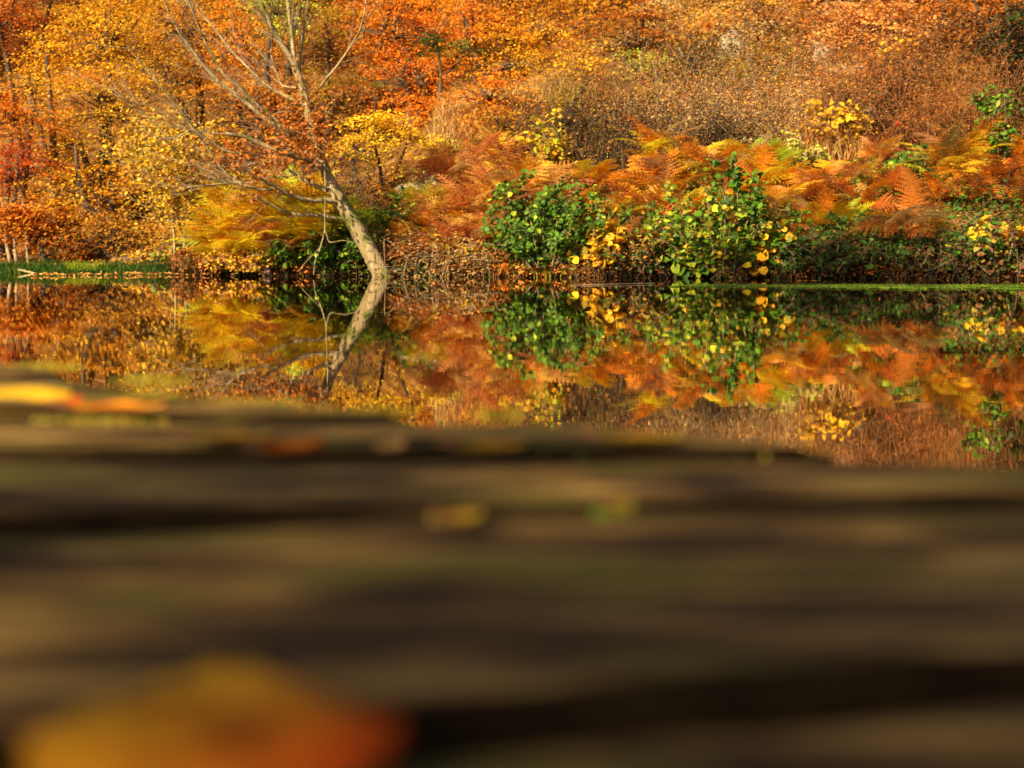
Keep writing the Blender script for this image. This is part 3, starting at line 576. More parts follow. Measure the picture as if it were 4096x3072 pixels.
shrub('tall thin green hazel shoots rising behind the round hazel bush', 2160, 14.3, .8, .5, dict(green=4, lime=.8, dgreen=1), .046, 12, tpl=ROUND, group=GS)
shrub('yellow-leaved sallow at the right of the round hazel bush', 2395, 13.6, .52, .26, dict(gold=3, yellow=1, olive=2), .07, 13, tpl=ROUND, group=GS, droop=.7, per=.8)
shrub('low yellow and brown weeds below the peach bracken', 1800, 14.15, .24, .30, dict(yellow=2, gold=2, brown=1, lime=1), .045, 14, group=GS)
shrub('rust brown weeds right of the leaning trunk foot', 1640, 14.2, .22, .30, dict(rust=2, peach=1, brown=2), .04, 14, group=GS, stalk=M_STALK)
shrub('dull brown and olive undergrowth right of the sallow', 2560, 13.5, .36, .40, dict(bronze=2, brown=2, dgreen=1.5, olive=1), .045, 18, group=GS)
shrub('wide green and yellow dogwood with round leaves right of the middle', 2860, 13.25, .80, .62, dict(green=3, lime=1.5, olive=1.5, gold=.5, dgreen=1), .046, 46, tpl=ROUND, group=GS, per=.85)
shrub('tallest thin green shoot rising above the dogwood', 2965, 13.35, 1.15, .2, dict(green=4, dgreen=1), .05, 8, tpl=ROUND, group=GS, side=4)
shrub('low dogwood shoots with large yellow leaves at the waterline', 3060, 13.1, .42, .24, dict(yellow=2, gold=2, green=2), .085, 9, tpl=ROUND, group=GS, per=.55, droop=.8)
shrub('green alder at the foot of the dogwood', 2760, 13.15, .30, .28, dict(green=3, lime=1, dgreen=1), .09, 8, tpl=ROUND, group=GS, per=.6, droop=.6)
shrub('dark bramble mass at the water left of the drooping tan fern', 3330, 13.15, .40, .50, dict(dgreen=3, green=1.5, brown=1), .05, 22, group=GS)
shrub('dark bramble mass at the water below the drooping tan fern', 3660, 13.0, .32, .50, dict(dgreen=3, green=1, brown=1.5), .05, 20, group=GS)
shrub('dark bramble mass at the water at the right edge', 4010, 12.9, .45, .48, dict(dgreen=2, green=1, brown=2, olive=.5), .06, 20, group=GS)
shrub('twigs with a few big yellow leaves above the right-edge brambles', 3960, 13.35, .50, .36, dict(yellow=3, gold=2, olive=1), .09, 6, tpl=ROUND, group=GS, side=2, per=.22)
shrub('green guelder bush between the orange bracken drifts', 2390, 14.5, .44, .24, dict(green=2, lime=2), .055, 10, group=GS)
shrub('dark green nettles left of the golden fern pyramid', 3650, 14.9, .55, .22, dict(green=4, dgreen=2), .055, 12, group=GS)
shrub('tall green sapling bush right of the golden fern pyramid', 3990, 15.2, .85, .30, dict(green=4, dgreen=2, lime=.5), .06, 14, group=GS)
shrub('golden-leaved spindle bush high on the right slope', 3340, 16.2, .62, .36, dict(gold=3, yellow=1, olive=1), .075, 14, group=GS)
shrub('pale lime shrub on the slope below the golden spindle', 3150, 15.6, .42, .38, dict(lime=2, straw=2, olive=1), .05, 14, group=GS)
shrub('small bright yellow bush high on the right slope', 3570, 18.6, .5, .22, dict(yellow=2, gold=2), .07, 9, group=GS)
shrub('yellow and green bush at the top of the peach bracken', 2210, 16.0, .70, .34, dict(gold=3, lime=1.5, olive=1), .065, 13, group=GS)
shrub('green seedlings beside the pale rocks', 1690, 15.9, .25, .25, dict(green=2, lime=2), .05, 9, group=GS)
shrub('bronze shrub under the lemon tree', 1560, 16.2, .5, .4, dict(bronze=2, rust=2, olive=1), .06, 12, group=GS)
shrub('low green herbs on the slope below the spindle bush', 3420, 14.9, .28, .4, dict(green=3, lime=2), .05, 12, group=GS)
shrub('few green nettle tops right of the tan fern', 3500, 15.0, .42, .25, dict(green=3, lime=1), .05, 9, group=GS)

shrub('low golden and peach weeds at the water under the yellow mound', 990, 14.3, .22, .42, dict(gold=3, peach=2, yellow=2), .04, 34, group=GS)
for l_, px, d, H, Wd, pal in (('loose green stems rising among the peach bracken', 2020, 14.6, .5, .25, gr), ('green sprig over the sallow', 2470, 14.3, .45, .18, gr), ('green sprig in the middle of the orange drift', 2650, 14.3, .5, .18, gr), ('loose green stems right of the thin green shoot', 3090, 13.6, .45, .25, gr),
    ('green stems low on the slope between the golden brackens', 3190, 14.0, .4, .25, gr), ('dark green stems above the bramble mass', 3430, 13.6, .45, .3, dict(green=2, dgreen=3)), ('dark green stems left of the tan fern', 3540, 13.3, .35, .25, dict(green=1, dgreen=3)), ('dark green stems right of the tan fern', 3790, 13.2, .45, .3, dict(green=2, dgreen=3)),
    ('dark green stems at the water below the yellow leaves', 3900, 12.95, .35, .3, dict(green=1, dgreen=3, umber=1)), ('dark green stems at the water in the middle of the right bank', 3200, 13.2, .35, .35, dict(green=1, dgreen=3, umber=1)), ('dark leafy stems at the water right of the sallow', 2560, 13.5, .3, .3, dict(green=1, dgreen=2, umber=1, brown=1)), ('green stems above the brown weeds by the leaning tree', 1600, 14.5, .4, .25, gr)):
    shrub(l_, px, d, H, Wd, pal, .048, 9, group=GS)
BK = [('yellow', 940, 14.45, .9, 'brightest yellow bracken, left end of the yellow mound'), ('yellow', 1050, 14.55, 1.0, 'tallest yellow bracken in the middle of the yellow mound'), ('yellow', 1160, 14.5, .95, 'yellow bracken at the right of the yellow mound'), ('lime', 1260, 14.6, .95, 'lime bracken behind the leaning trunk bramble'), ('gold', 1000, 14.42, .8, 'golden bracken at the foot of the yellow mound'), ('peach', 1080, 14.38, .75, 'peach bracken at the foot of the yellow mound'), ('lime', 1390, 14.7, .85, 'lime yellow bracken just left of the leaning trunk'), ('yellow', 900, 14.5, .75, 'low yellow bracken at the left foot of the mound'),
      ('yellow', 1000, 14.75, .95, 'yellow bracken at the back left of the yellow mound'), ('yellow', 1110, 14.8, 1.0, 'yellow bracken at the back of the yellow mound, highest fronds'), ('gold', 1140, 14.4, .75, 'low golden bracken at the right foot of the yellow mound'), ('yellow', 1210, 14.45, .8, 'low yellow bracken beside the fine olive shrub'),
      ('yellow', 940, 14.36, .8, 'yellow bracken at the water at the left foot of the mound'), ('yellow', 1020, 14.34, .75, 'yellow bracken at the water in front of the golden one'), ('gold', 1100, 14.34, .7, 'golden bracken at the water next to the waterside stone'), ('gold', 880, 14.6, .7, 'outermost left golden bracken of the yellow mound'), ('yellow', 1080, 14.42, .85, 'yellow bracken low in the front middle of the mound'), ('yellow', 980, 14.9, 1.0, 'yellow bracken on the crest of the mound, left'), ('lime', 1130, 14.95, 1.0, 'lime bracken on the crest of the mound, right'), ('yellow', 1230, 14.85, .9, 'yellow bracken behind the hanging branch'),
      ('rust', 2440, 14.2, .7, 'dull rust bracken between the sallow and the middle drift'), ('rust', 2900, 14.2, .8, 'rust bracken in the gap right of the dogwood'), ('rust', 3300, 14.5, .8, 'rust bracken in the middle of the right slope'), ('peach', 3400, 14.9, .8, 'pinkish bracken above the lime one over the brambles'), ('rust', 3900, 14.1, .8, 'rust bracken below the golden fern pyramid'), ('peach', 2960, 14.1, .6, 'small pinkish bracken beside the thin green shoot'),
      ('peach', 1620, 14.5, .55, 'small peach bracken close to the foot of the leaning tree'), ('peach', 1850, 14.35, .6, 'small peach bracken above the tan stalks'), ('peach', 1950, 14.3, .6, 'small peach bracken touching the round hazel'), ('peach', 1740, 14.3, .5, 'smallest peach bracken just above the water'), ('peach', 2080, 15.1, 1.1, 'tall peach bracken behind the round hazel'),
      ('lime', 1330, 14.75, .8, 'low lime bracken above the dark bramble bush'), ('peach', 1700, 14.6, .8, 'low peach bracken above the brown bramble tangle'), ('peach', 2020, 14.8, .9, 'peach bracken half behind the round hazel'), ('orange', 2370, 15.4, .9, 'orange bracken high behind the guelder bush'), ('gold', 2620, 15.7, 1.0, 'golden bracken highest in the middle drift'), ('orange', 2850, 15.0, .9, 'orange bracken right above the dogwood'), ('gold', 2960, 15.4, .8, 'golden bracken behind the top of the thin green shoot'), ('orange', 3130, 14.9, .8, 'orange bracken left of the middle of the right slope'), ('rust', 3020, 14.0, .7, 'rust bracken peeping between dogwood and brambles'),
      ('rust', 1610, 14.9, .7, 'rust bracken right of the leaning trunk'), ('lime', 1700, 15.3, .7, 'green gold bracken below the pale rocks'), ('peach', 1760, 14.9, .8, 'peach bracken left of the hazel, lower left of its drift'), ('peach', 1880, 15.0, .95, 'peach bracken in the middle of its drift left of the hazel'), ('peach', 1990, 15.3, .95, 'peach bracken touching the hazel shoots'), ('peach', 1830, 15.9, .9, 'upper peach bracken of the drift left of the hazel'), ('peach', 1960, 16.2, .9, 'topmost peach bracken of the drift left of the hazel'), ('orange', 1900, 14.5, .6, 'low orange bracken with bare stalks left of the hazel'), ('orange', 2060, 15.6, .8, 'orange bracken behind the tall hazel shoots'),
      ('orange', 2300, 15.0, .75, 'orange bracken showing over the sallow'), ('orange', 2480, 14.6, .95, 'dark orange bracken right of the guelder bush'), ('orange', 2600, 14.5, 1.05, 'large orange bracken at the heart of the middle drift'), ('gold', 2660, 15.0, 1.1, 'golden bracken crowning the middle drift'), ('orange', 2730, 14.4, 1.0, 'orange bracken left of the dogwood'), ('gold', 2780, 15.3, 1.0, 'golden bracken behind the dogwood'), ('orange', 2560, 15.3, .9, 'orange bracken at the back of the middle drift'), ('rust', 2520, 14.0, .7, 'rust bracken above the dull undergrowth'), ('rust', 2660, 13.85, .6, 'rust bracken in shade under the middle drift'),
      ('orange', 2900, 14.5, .9, 'orange bracken behind the thin green shoot'), ('gold', 3010, 14.8, .9, 'golden bracken right of the thin green shoot'), ('gold', 3100, 14.4, .85, 'golden bracken sloping down right of the dogwood'), ('lime', 3080, 15.2, .8, 'lime gold bracken below the pale lime shrub'), ('orange', 3210, 14.6, .85, 'orange bracken in the middle of the right slope'), ('gold', 3250, 14.0, .75, 'golden bracken with flat fronds over the dark brambles'), ('orange', 3330, 15.1, .8, 'orange bracken below the golden spindle'), ('orange', 3440, 14.4, .8, 'orange bracken left of the tan fern'), ('rust', 3160, 13.7, .6, 'rust bracken at the top of the dark brambles'), ('lime', 3360, 14.0, .65, 'green gold bracken over the dark brambles'),
      ('gold', 3790, 14.8, 1.15, 'golden fern pyramid on the right slope'), ('gold', 3840, 15.1, 1.1, 'golden fern at the back of the pyramid'), ('orange', 3900, 14.5, .9, 'orange bracken under the golden fern pyramid'), ('rust', 3740, 14.3, .8, 'rust bracken behind the tan fern'), ('rust', 4000, 14.3, .9, 'rust bracken at the right edge above the yellow leaves'), ('rust', 4080, 13.9, .85, 'rust bracken cut by the right edge'), ('rust', 3560, 14.6, .8, 'rust bracken above the tan fern'), ('rust', 4060, 13.2, .6, 'low rust bracken over the water at the right edge'), ('orange', 4050, 15.0, .8, 'orange bracken high at the right edge'), ('peach', 3500, 15.6, .7, 'peach bracken near the red hips'), ('rust', 3620, 13.6, .55, 'rust fern hanging left of the tan fern')]
for key, px, d, s, l_ in BK: bracken(key, px, d, s * (1.12 if px < 2100 else .88), l_)

# the big tan fern drooping over the right bank: hand-placed fronds
fb = np.array([xof(3640, 13.25), 13.25, gz(xof(3640, 13.25), 13.25)]); rt = empty('fern', fb, 'large tan fern with fronds drooping over the dark right bank', 'fern')
fp = [(200, .62, .3, 'tan'), (225, .68, .35, 'tan'), (250, .6, .45, 'tan'), (268, .66, .3, 'tan'), (285, .6, .4, 'tan'), (305, .55, .35, 'tan'), (180, .55, .25, 'tan'), (205, .6, .55, 'gold'), (335, .5, .2, 'gold'), (240, .7, .15, 'rust'), (190, .7, .1, 'rust'), (95, .7, 1.2, 'rust'), (80, .6, 1.3, 'rust'), (275, .5, .05, 'rust')]
for az, L, el, c_ in fp:
    L *= 1.1
    ps = tris(fronds(1, L, {c_: 3, 'tan': 1.}, elev0=el, elev1=el + .05, azim=(math.radians(az), math.radians(az) + .01), hi=True, base=fb + UP * .30, stand=0, spread=.03, jit=.12))
    mesh('frond', ps, M_FERN, rt, False, fb)
mesh('stalk', [tube([fb + [rng.normal(0, .03), rng.normal(0, .03), 0], fb + [rng.normal(0, .05), 0, .32]], [.006, .004], 4) for _ in range(8)], M_STALK, rt, True, fb)

GB = 'dry brambles on the hillside'
for l_, px, d, H, Wd, n_, nl, pal in (
    ('brown dead bramble tangle at the water right of the leaning trunk', 1690, 14.3, .22, .7, 120, 1500, dict(brown=2, rust=2, tan=1, peach=1)),
    ('tan dry stalks and leaves at the water under the peach bracken', 1900, 14.1, .2, .7, 130, 1300, dict(tan=3, rust=1, peach=1, brown=1)),
    ('dense near-black thicket standing in for shade in the hollow behind the lower branches', 1150, 15.7, .75, .9, 260, 4200, dict(umber=4)),  # added thicket; the hollow's shade is put into its leaf colour
    ('near-black bramble standing in for shade under the olive gold thicket tree', 2280, 16.6, .6, .8, 160, 2600, dict(umber=3, brown=1, dgreen=.7)),  # shade under the tree put into near-black leaves
    ('near-black bramble standing in for shade left of the brown bramble slope', 2480, 15.9, .5, .45, 110, 1500, dict(umber=3, brown=1, dgreen=.7)),  # near-black leaves carry the shade of this gap
    ('grey brown dead bramble below the lemon tree', 1640, 16.2, .3, .6, 90, 800, dict(brown=3, rust=1, tan=1)),
    ('brown bramble heap on the slope above the golden bracken', 2900, 16.5, .6, 1.1, 150, 2600, dict(rust=1.5, peach=2.5, tan=2)),
    ('dark brown bramble heap under the pale saplings', 2700, 17.3, .6, .9, 110, 1800, dict(brown=3, rust=1.5, tan=.5)),
    ('pinkish brown bramble slope left of the golden bracken', 2560, 16.4, .45, .9, 120, 1700, dict(peach=2.5, tan=2, rust=1)),
    ('rust bramble heap under the dark corner tree', 3760, 16.8, .7, 1.0, 140, 2600, dict(rust=3, brown=2)),
    ('brown arching brambles right of the golden spindle', 3560, 16.3, .5, .8, 110, 1400, dict(brown=2, rust=2, olive=.6)),
    ('dark brown brambles at the right edge of the slope', 4040, 16.2, .6, .9, 110, 1700, dict(brown=3, rust=1)),
    ('rusty dead bracken litter heap left of the spindle', 3120, 17.0, .4, .9, 110, 1900, dict(rust=2, peach=1.5, tan=1)),
    ('brown bramble below the pale yellow hazel', 2420, 17.1, .6, .8, 100, 1700, dict(brown=2, rust=1, olive=1)),
    ('tangled dark bramble roots at the waterline under the tan fern', 3600, 13.05, .25, .9, 120, 700, dict(brown=3, dgreen=1, rust=1)),
    ('tangled dark bramble roots at the waterline at the right edge', 4020, 12.95, .3, .8, 120, 600, dict(brown=3, dgreen=1, tan=.5)),
    ('tangled dark bramble roots at the waterline below the dogwood', 3050, 13.15, .2, .8, 90, 600, dict(brown=2, dgreen=2)),
    ('low brown brambles at the waterline right of the round hazel', 2520, 13.5, .2, .7, 90, 700, dict(brown=2, rust=1, dgreen=1)),
    ('pale straw coloured grass heap left of the spindle', 3060, 16.4, .35, .6, 90, 1500, dict(straw=3, tan=2)),
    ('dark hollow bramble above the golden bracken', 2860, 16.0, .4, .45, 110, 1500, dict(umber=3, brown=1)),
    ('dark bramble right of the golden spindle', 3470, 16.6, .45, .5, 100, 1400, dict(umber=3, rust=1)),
    ('olive bramble under the tan outcrop', 2960, 18.0, .5, .9, 110, 2400, dict(olive=3, bronze=1)),
    ('bright rust bramble below the wide cream outcrop', 3480, 17.8, .5, .8, 110, 2400, dict(orange=1, rust=3)),
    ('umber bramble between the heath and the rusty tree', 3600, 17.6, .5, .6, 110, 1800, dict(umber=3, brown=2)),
    ('pinkish dry bramble in the middle of the right slope', 3250, 17.6, .45, .9, 110, 2400, dict(peach=2, tan=2, rust=1)),
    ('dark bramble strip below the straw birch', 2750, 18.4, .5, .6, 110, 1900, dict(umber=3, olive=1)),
    ('rust and cream litter bank above the heath', 3250, 19.0, .4, 1.4, 120, 2600, dict(tan=2, peach=1, rust=1)),
    ('tan heath slope below the birches', 2850, 19.2, .45, 1.3, 120, 2400, dict(tan=2, straw=1, gold=1)),
    ('rusty heath slope left of the corner tree', 3650, 19.0, .5, 1.2, 120, 2600, dict(rust=2, peach=2, brown=1))):
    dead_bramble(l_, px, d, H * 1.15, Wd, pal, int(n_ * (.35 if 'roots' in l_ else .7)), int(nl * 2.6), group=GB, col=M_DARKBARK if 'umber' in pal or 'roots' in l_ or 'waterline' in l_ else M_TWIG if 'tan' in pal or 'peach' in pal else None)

rock('pale waterside stone left of the green brambles', 1068, 1092, 14.3, .05, .06)
rock('pale flat stone on the slope above the peach bracken, left one', 1650, 765, 15.9, .17, .10, group='pale rocks on the slope')
rock('pale pointed stone right of the flat one above the peach bracken', 1725, 775, 15.8, .09, .19, group='pale rocks on the slope')
rock('small white stone between the lemon tree and the golden bracken', 2464, 622, 16.3, .05, .045, group='pale rocks on the slope')
rock('cream outcrop on the heath above the spindle, left one', 3290, 250, 19.6, .2, .26, group='pale rocks on the slope')
rock('wide cream outcrop on the heath above the spindle, right one', 3400, 285, 19.0, .25, .09, group='pale rocks on the slope')
rock('pale stone beside the red hips', 3480, 455, 16.9, .1, .07, group='pale rocks on the slope')
rock('narrow pale stone high on the rust slope', 3745, 245, 19.0, .07, .16, group='pale rocks on the slope')
rock('tan outcrop under the birches', 2920, 260, 19.4, .18, .42, group='pale rocks on the slope')
rock('long cream ledge near the top right', 3370, 70, 21.0, .45, .10, group='pale rocks on the slope')
# bare leaning poles on the heath
for l_, a_, b_, d in (('thin bare pole leaning left under the straw birch', (2775, 350), (2715, 190), 18.6), ('thin bare pole right of the first one on the heath', (3005, 360), (2960, 240), 18.6)):
    d = hit(*a_) - .05; A_ = at(*a_, d); B_ = at(*b_, d); A_[2] = gz(A_[0], d) - .05
    o_ = mesh('sapling_pole', [tube([A_, (A_ + B_) / 2 + [.03, 0, 0], B_], [.022, .012], 6, 10, .06)], M_BARK, None, True, A_); tag(o_, l_, 'sapling', 'bare poles on the heath')
for l_, px, py in (('red rose hip left of the pale stone', 3441, 492), ('red rose hip right of the pale stone', 3590, 493)):
    c = at(px, py, 16.2); V_ = [[0, 0, 1.2], [0, 0, -1.2]] + [[math.cos(a) * r, math.sin(a) * r, z] for z, r in ((.6, .8), (-.5, .85)) for a in np.linspace(0, 5.24, 6)]
    F_ = [(0, 2 + k, 2 + (k + 1) % 6) for k in range(6)] + [(1, 8 + (k + 1) % 6, 8 + k) for k in range(6)] + [f for k in range(6) for f in ((2 + k, 8 + k, 8 + (k + 1) % 6), (2 + k, 8 + (k + 1) % 6, 2 + (k + 1) % 6))]
    rt = empty('rose_hip', c, l_, 'rose hip', 'rose hips'); mesh('fruit', [(np.array(V_) * .024 + c, np.array(F_), np.tile([[.7, .03, .01]], (14, 1)), 0)], M_LEAF, rt, True, c)
    mesh('stem', [tube([[c[0] + .1, c[1] + .1, gz(c[0], c[1])], c + [.03, .03, .1], c], [.005, .003], 4, 8)], M_STALK, rt, True, c)

# ------------------------------------------------------------------ ground cover
def scatter(n, x0, x1, s0, s1, pw=1.0):
    x = rng.uniform(x0, x1, n); y = ys(x) + s0 + (s1 - s0) * rng.random(n) ** pw; return np.stack([x, y, land(x, y)], -1)
def flat_leaves(P, pal, size, jit=.25, tilt=.2):
    n = len(P); nr = norm(rng.normal(size=(n, 3)) * tilt + UP); th = rng.uniform(0, 6.28, n); tt = np.stack([np.cos(th), np.sin(th), np.zeros(n)], -1)
    return (*inst(LEAF, LEAF_F, frames(nr, tt), size * np.exp(rng.normal(0, .25, n)), P + UP * .012, patch_colors(pal, P, .75, jit, .2)), 0)
o_ = mesh('leaf_litter', [flat_leaves(scatter(120000, -7.5, 7.5, .02, 9, 1.15), dict(umber=.5, brown=2, rust=2, peach=2.5, tan=2.5, straw=1.3), .025, .15)], M_DRY)
tag(o_, 'fallen rust and brown leaves covering the slope', 'leaf litter', kind='stuff')
def blades(P, H, pal, wd=.006, bend=.35):
    n = len(P); th = rng.uniform(0, 6.28, n); b = np.stack([np.cos(th), np.sin(th), np.zeros(n)], -1); s = np.stack([-np.sin(th), np.cos(th), np.zeros(n)], -1) * wd
    h = H * rng.uniform(.5, 1.15, (n, 1)); m_ = P + UP * h * .55 + b * h * bend * .25; e = P + UP * h + b * h * bend
    V_ = np.stack([P - s, P + s, m_ + s * .8, m_ - s * .8, e], 1).reshape(-1, 3); i_ = np.arange(n)[:, None] * 5
    F_ = np.concatenate([i_ + [0, 1, 2], i_ + [0, 2, 3], i_ + [3, 2, 4]]); return V_, F_, np.repeat(patch_colors(pal, P, .7, .14, .3), 5, 0), 0
rx = rng.uniform(-7.5, -3.72, 9000); ry = ys(rx) + rng.uniform(-.12, .10, 9000); Pg = np.stack([rx, ry, np.maximum(land(rx, ry), -.03)], -1)
Pg = Pg[rng.random(9000) < np.clip(1.15 - (Pg[:, 0] + 7.5) / 6.5, .25, 1)]
o_ = mesh('reeds', [blades(Pg, .10, dict(green=4, lime=.7, dgreen=4, olive=.6), .004, .6)], M_GRASS); tag(o_, 'strip of short green reeds along the far left waterline', 'reeds', kind='stuff')
Pg = scatter(46000, -1, 9, 2.6, 10); Pg = Pg[vnoise(Pg[:, 0] * 1.1, Pg[:, 1] * 1.1, 12) > -.2]
o_ = mesh('dry_grass', [blades(Pg, .24, dict(rust=1.5, peach=2, tan=3, straw=2, olive=.6), .006, .8)], M_GRASS); tag(o_, 'pale dry grass over the upper right hillside', 'grass', kind='stuff')
Pg = scatter(16000, -3.6, 7.5, -.04, .35); Pg[:, 2] = np.maximum(Pg[:, 2], .0)
o_ = mesh('bank_undergrowth', [blades(Pg[:6000], .13, dict(umber=3, brown=2, olive=.7, dgreen=2), .004, 1.1), tris([flat_leaves(Pg[6000:] + UP * rng.uniform(0, .1, (10000, 1)), dict(umber=4, brown=2, rust=1, dgreen=2, green=1), .036, .3, 1.2)])[0]], M_DRY)
tag(o_, 'tangle of stalks and small leaves along the foot of the bank', 'undergrowth', kind='stuff')
Pg = scatter(16000, .5, 7.2, .05, 1.7); Pg = Pg[vnoise(Pg[:, 0] * 1.7, Pg[:, 1] * 1.7, 21) > -.08]
o_ = mesh('low_herbs', [leaf_set(Pg + UP * rng.uniform(.03, .28, (len(Pg), 1)), dict(green=2, dgreen=4, brown=1, umber=1.5), .042, .7)], M_LEAF); tag(o_, 'low dark green herbs covering the foot of the right slope', 'herbs', kind='stuff')
# stick among the reeds
A_ = on_plane(72, 1080, .06); B_ = on_plane(140, 1092, .01)
A_ = at(72, 1078, 15.4); B_ = at(142, 1094, 15.3)
o_ = mesh('fallen_stick', [tube([A_, (A_ + B_) / 2, B_], [.010, .013, .008], 6, 8, .1)], M_BARK, None, True, A_); tag(o_, 'pale fallen stick lying in the reeds at the far left', 'stick')
o_ = mesh('fallen_stick', [tube([on_plane(2290, 1139, .004), on_plane(2450, 1137, .006), on_plane(2620, 1133, .006)], [.003, .006, .004], 6, 14, .15)], M_TWIG, None, True, on_plane(2450, 1137, 0)); tag(o_, 'thin pale stick floating in front of the round hazel bush', 'stick')
# duckweed
def disc(n, pts, size, pal, zr=.002):
    a_ = np.linspace(0, 2 * np.pi, 6, endpoint=False); tv = np.stack([np.cos(a_), np.sin(a_), 0 * a_], -1)
    tf = np.array([[0, 1, 2, 3], [0, 3, 4, 5]]); th = rng.uniform(0, 6.28, n); fr = frames(np.tile(UP, (n, 1)) + rng.normal(0, .12, (n, 3)), np.stack([np.cos(th), np.sin(th), 0 * th], -1))
    return (*inst(tv, tf, fr, size * rng.uniform(.6, 1.3, n), pts, colors(pal, n, .2)), 0)
pts = []
for (xa, ya, xb, yb, th_, n_) in ((2680, 1143, 4150, 1140, 5, 9000), (2980, 1141, 3650, 1146, 6, 8000), (3300, 1150, 3650, 1148, 4, 3500), (3560, 1152, 4160, 1140, 6, 9000), (3250, 1138, 3700, 1140, 4, 3500), (3950, 1154, 4160, 1156, 4, 2200), (2720, 1141, 3050, 1138, 3, 2600)):
    u = rng.random(n_); px = xa + (xb - xa) * u; py = ya + (yb - ya) * u + rng.normal(0, th_ * .6, n_) * (.35 + .65 * np.abs(np.sin(u * 9 + xa))) * np.minimum(1, np.minimum(u, 1 - u) * 6 + .1)
    for a_, b_ in zip(px, py): pts.append(on_plane(a_, b_, .003 + rng.random() * .004))
pts = np.array(pts); o_ = mesh('duckweed', [disc(len(pts), pts, .0075, dict(green=2, lime=1))], M_LEAF); tag(o_, 'thin pale green streaks of duckweed floating near the right bank', 'duckweed', kind='stuff')
u = rng.random(420); px = 120 + 850 * u; Pf = np.array([on_plane(a_, 1099 + (1 - b_) * 3 - .003 * a_ * 1.0 + rng.normal(0, 2.2), .005) for a_, b_ in zip(px, u)])
o_ = mesh('floating_leaf_line', [flat_leaves(Pf, dict(rust=2, peach=2, tan=1), .03, .2, .3)], M_DRY); tag(o_, 'thin line of fallen leaves floating along the left waterline', 'floating leaves', kind='stuff')

def deck_leaf(name, label, c, L, Wd, rot, pal, curl=.2, group=None, z=0.004, spots=0, cat='leaf', tilt=(0, 0)):
    nu, nv = 15, 9; rt = empty(name, c, label, cat, group); V_, C_ = [], []; cs = [np.array(PAL[k]) for k in pal]
    for i_ in range(nu):
        s = i_ / (nu - 1); w_ = Wd * math.sin(math.pi * min(1, s ** .8 * .985 + .01)) ** .75 * (1 + .07 * (-1) ** i_) + .0006
        for j_ in range(nv):
            v = (j_ / (nv - 1)) * 2 - 1; x = (s - .5) * L; y = v * w_ / 2
            zz = z + curl * L * (.35 * v * v + .9 * (s - .5) ** 2 * (1 + .4 * v)) + .05 * L * math.sin(s * 9 + v * 3) * abs(v) * .4
            V_.append((x, y, zz)); f = .5 + .5 * math.sin(s * 5 + v * 2.2 + L * 90); cc = cs[0] * f + cs[-1] * (1 - f)
            if len(cs) == 3: g_ = min(1, max(0, s * .7 + (1 - v) * .32 - .08)); cc = cs[0] * (1 - 2 * g_) + cs[1] * 2 * g_ if g_ < .5 else cs[1] * (2 - 2 * g_) + cs[2] * (2 * g_ - 1)
            for q in range(spots):
                if math.hypot(s - (.35 + .22 * q), (v - (.25 - .5 * (q % 2))) * .5) < .1: cc = np.array([.2, .03, .005])
            C_.append(cc)
    i_, j_ = np.meshgrid(np.arange(nu - 1), np.arange(nv - 1), indexing='ij'); a_ = (i_ * nv + j_).ravel(); F_ = np.stack([a_, a_ + nv, a_ + nv + 1, a_ + 1], -1)
    V_ = np.array(V_); cr_, sr_ = math.cos(rot), math.sin(rot); V_[:, 2] += V_[:, 0] * tilt[0] + V_[:, 1] * tilt[1]; V_ = V_ @ np.array([[cr_, sr_, 0], [-sr_, cr_, 0], [0, 0, 1]]) + c
    o2 = mesh('blade', [(V_, F_, np.array(C_), 0)], M_FALLEN, rt, True, c)
    P_ = np.array([[-L * .5 - L * .3, L * .03, z + .004], [-L * .5 - L * .12, 0, z + .003 + curl * L * .12], [-L * .5, 0, z + curl * L * .225 + tilt[0] * -L * .5]]) @ np.array([[cr_, sr_, 0], [-sr_, cr_, 0], [0, 0, 1]]) + c
    mesh('petiole', [tube(P_, [.0012, .0012], 5, 8)], M_STALK, rt, True, c); return rt
for k, (px, py) in enumerate(((1660, 1112), (3070, 1124), (3195, 1127), (3255, 1126), (3560, 1124), (940, 1101))):
    nm = ('beside the foot of the leaning tree', 'under the low dogwood shoots', 'left of a pair in front of the dark brambles', 'right of a pair in front of the dark brambles', 'below the tan fern', 'below the yellow bracken')[k]
    deck_leaf('floating_leaf', 'small pale leaf floating ' + nm, on_plane(px, py, 0), .06, .04, rng.uniform(0, 3), ('straw', 'gold'), .25, 'leaves floating by the far bank')

# ------------------------------------------------------------------ the jetty
ZD = CAM_H - DECK_A
def L_(xa, ya, xb, yb): return on_plane(xa, ya, ZD), on_plane(xb, yb, ZD)
lines = [L_(0, 3087, 4096, 2690), L_(0, 2085, 4096, 1990), L_(0, 1812, 4096, 1822), L_(0, 1668, 2048, 1672), L_(0, 1560, 800, 1548), L_(0, 1503, 350, 1496), L_(0, 1462, 350, 1458)]
ends = [9999, (6000, 3350), (3350, 2150), (1650, 480), (540, 245), (250, 150)]   # right ends: near edge px, far edge px, per board
def line_at_x(ln, x): a_, b_ = ln; f = (x - a_[0]) / (b_[0] - a_[0]); return a_[1] + (b_[1] - a_[1]) * f
def line_px(ln, px):   # x where the line crosses the picture column px
    u = (px - 2048) / F_PX; a_, b_ = ln; m_ = (b_[1] - a_[1]) / (b_[0] - a_[0]); c = a_[1] - m_ * a_[0]
    # x = u * depth (approximately along the tilted ray)
    x = 0
    for _ in range(30): x = u * (m_ * x + c) / (CT) * 1.0
    return x
JT = empty('jetty', (0, .5, ZD), 'old dark wooden jetty of wide weathered planks with diagonal cut ends', 'jetty')
JB = np.array(JT.location)
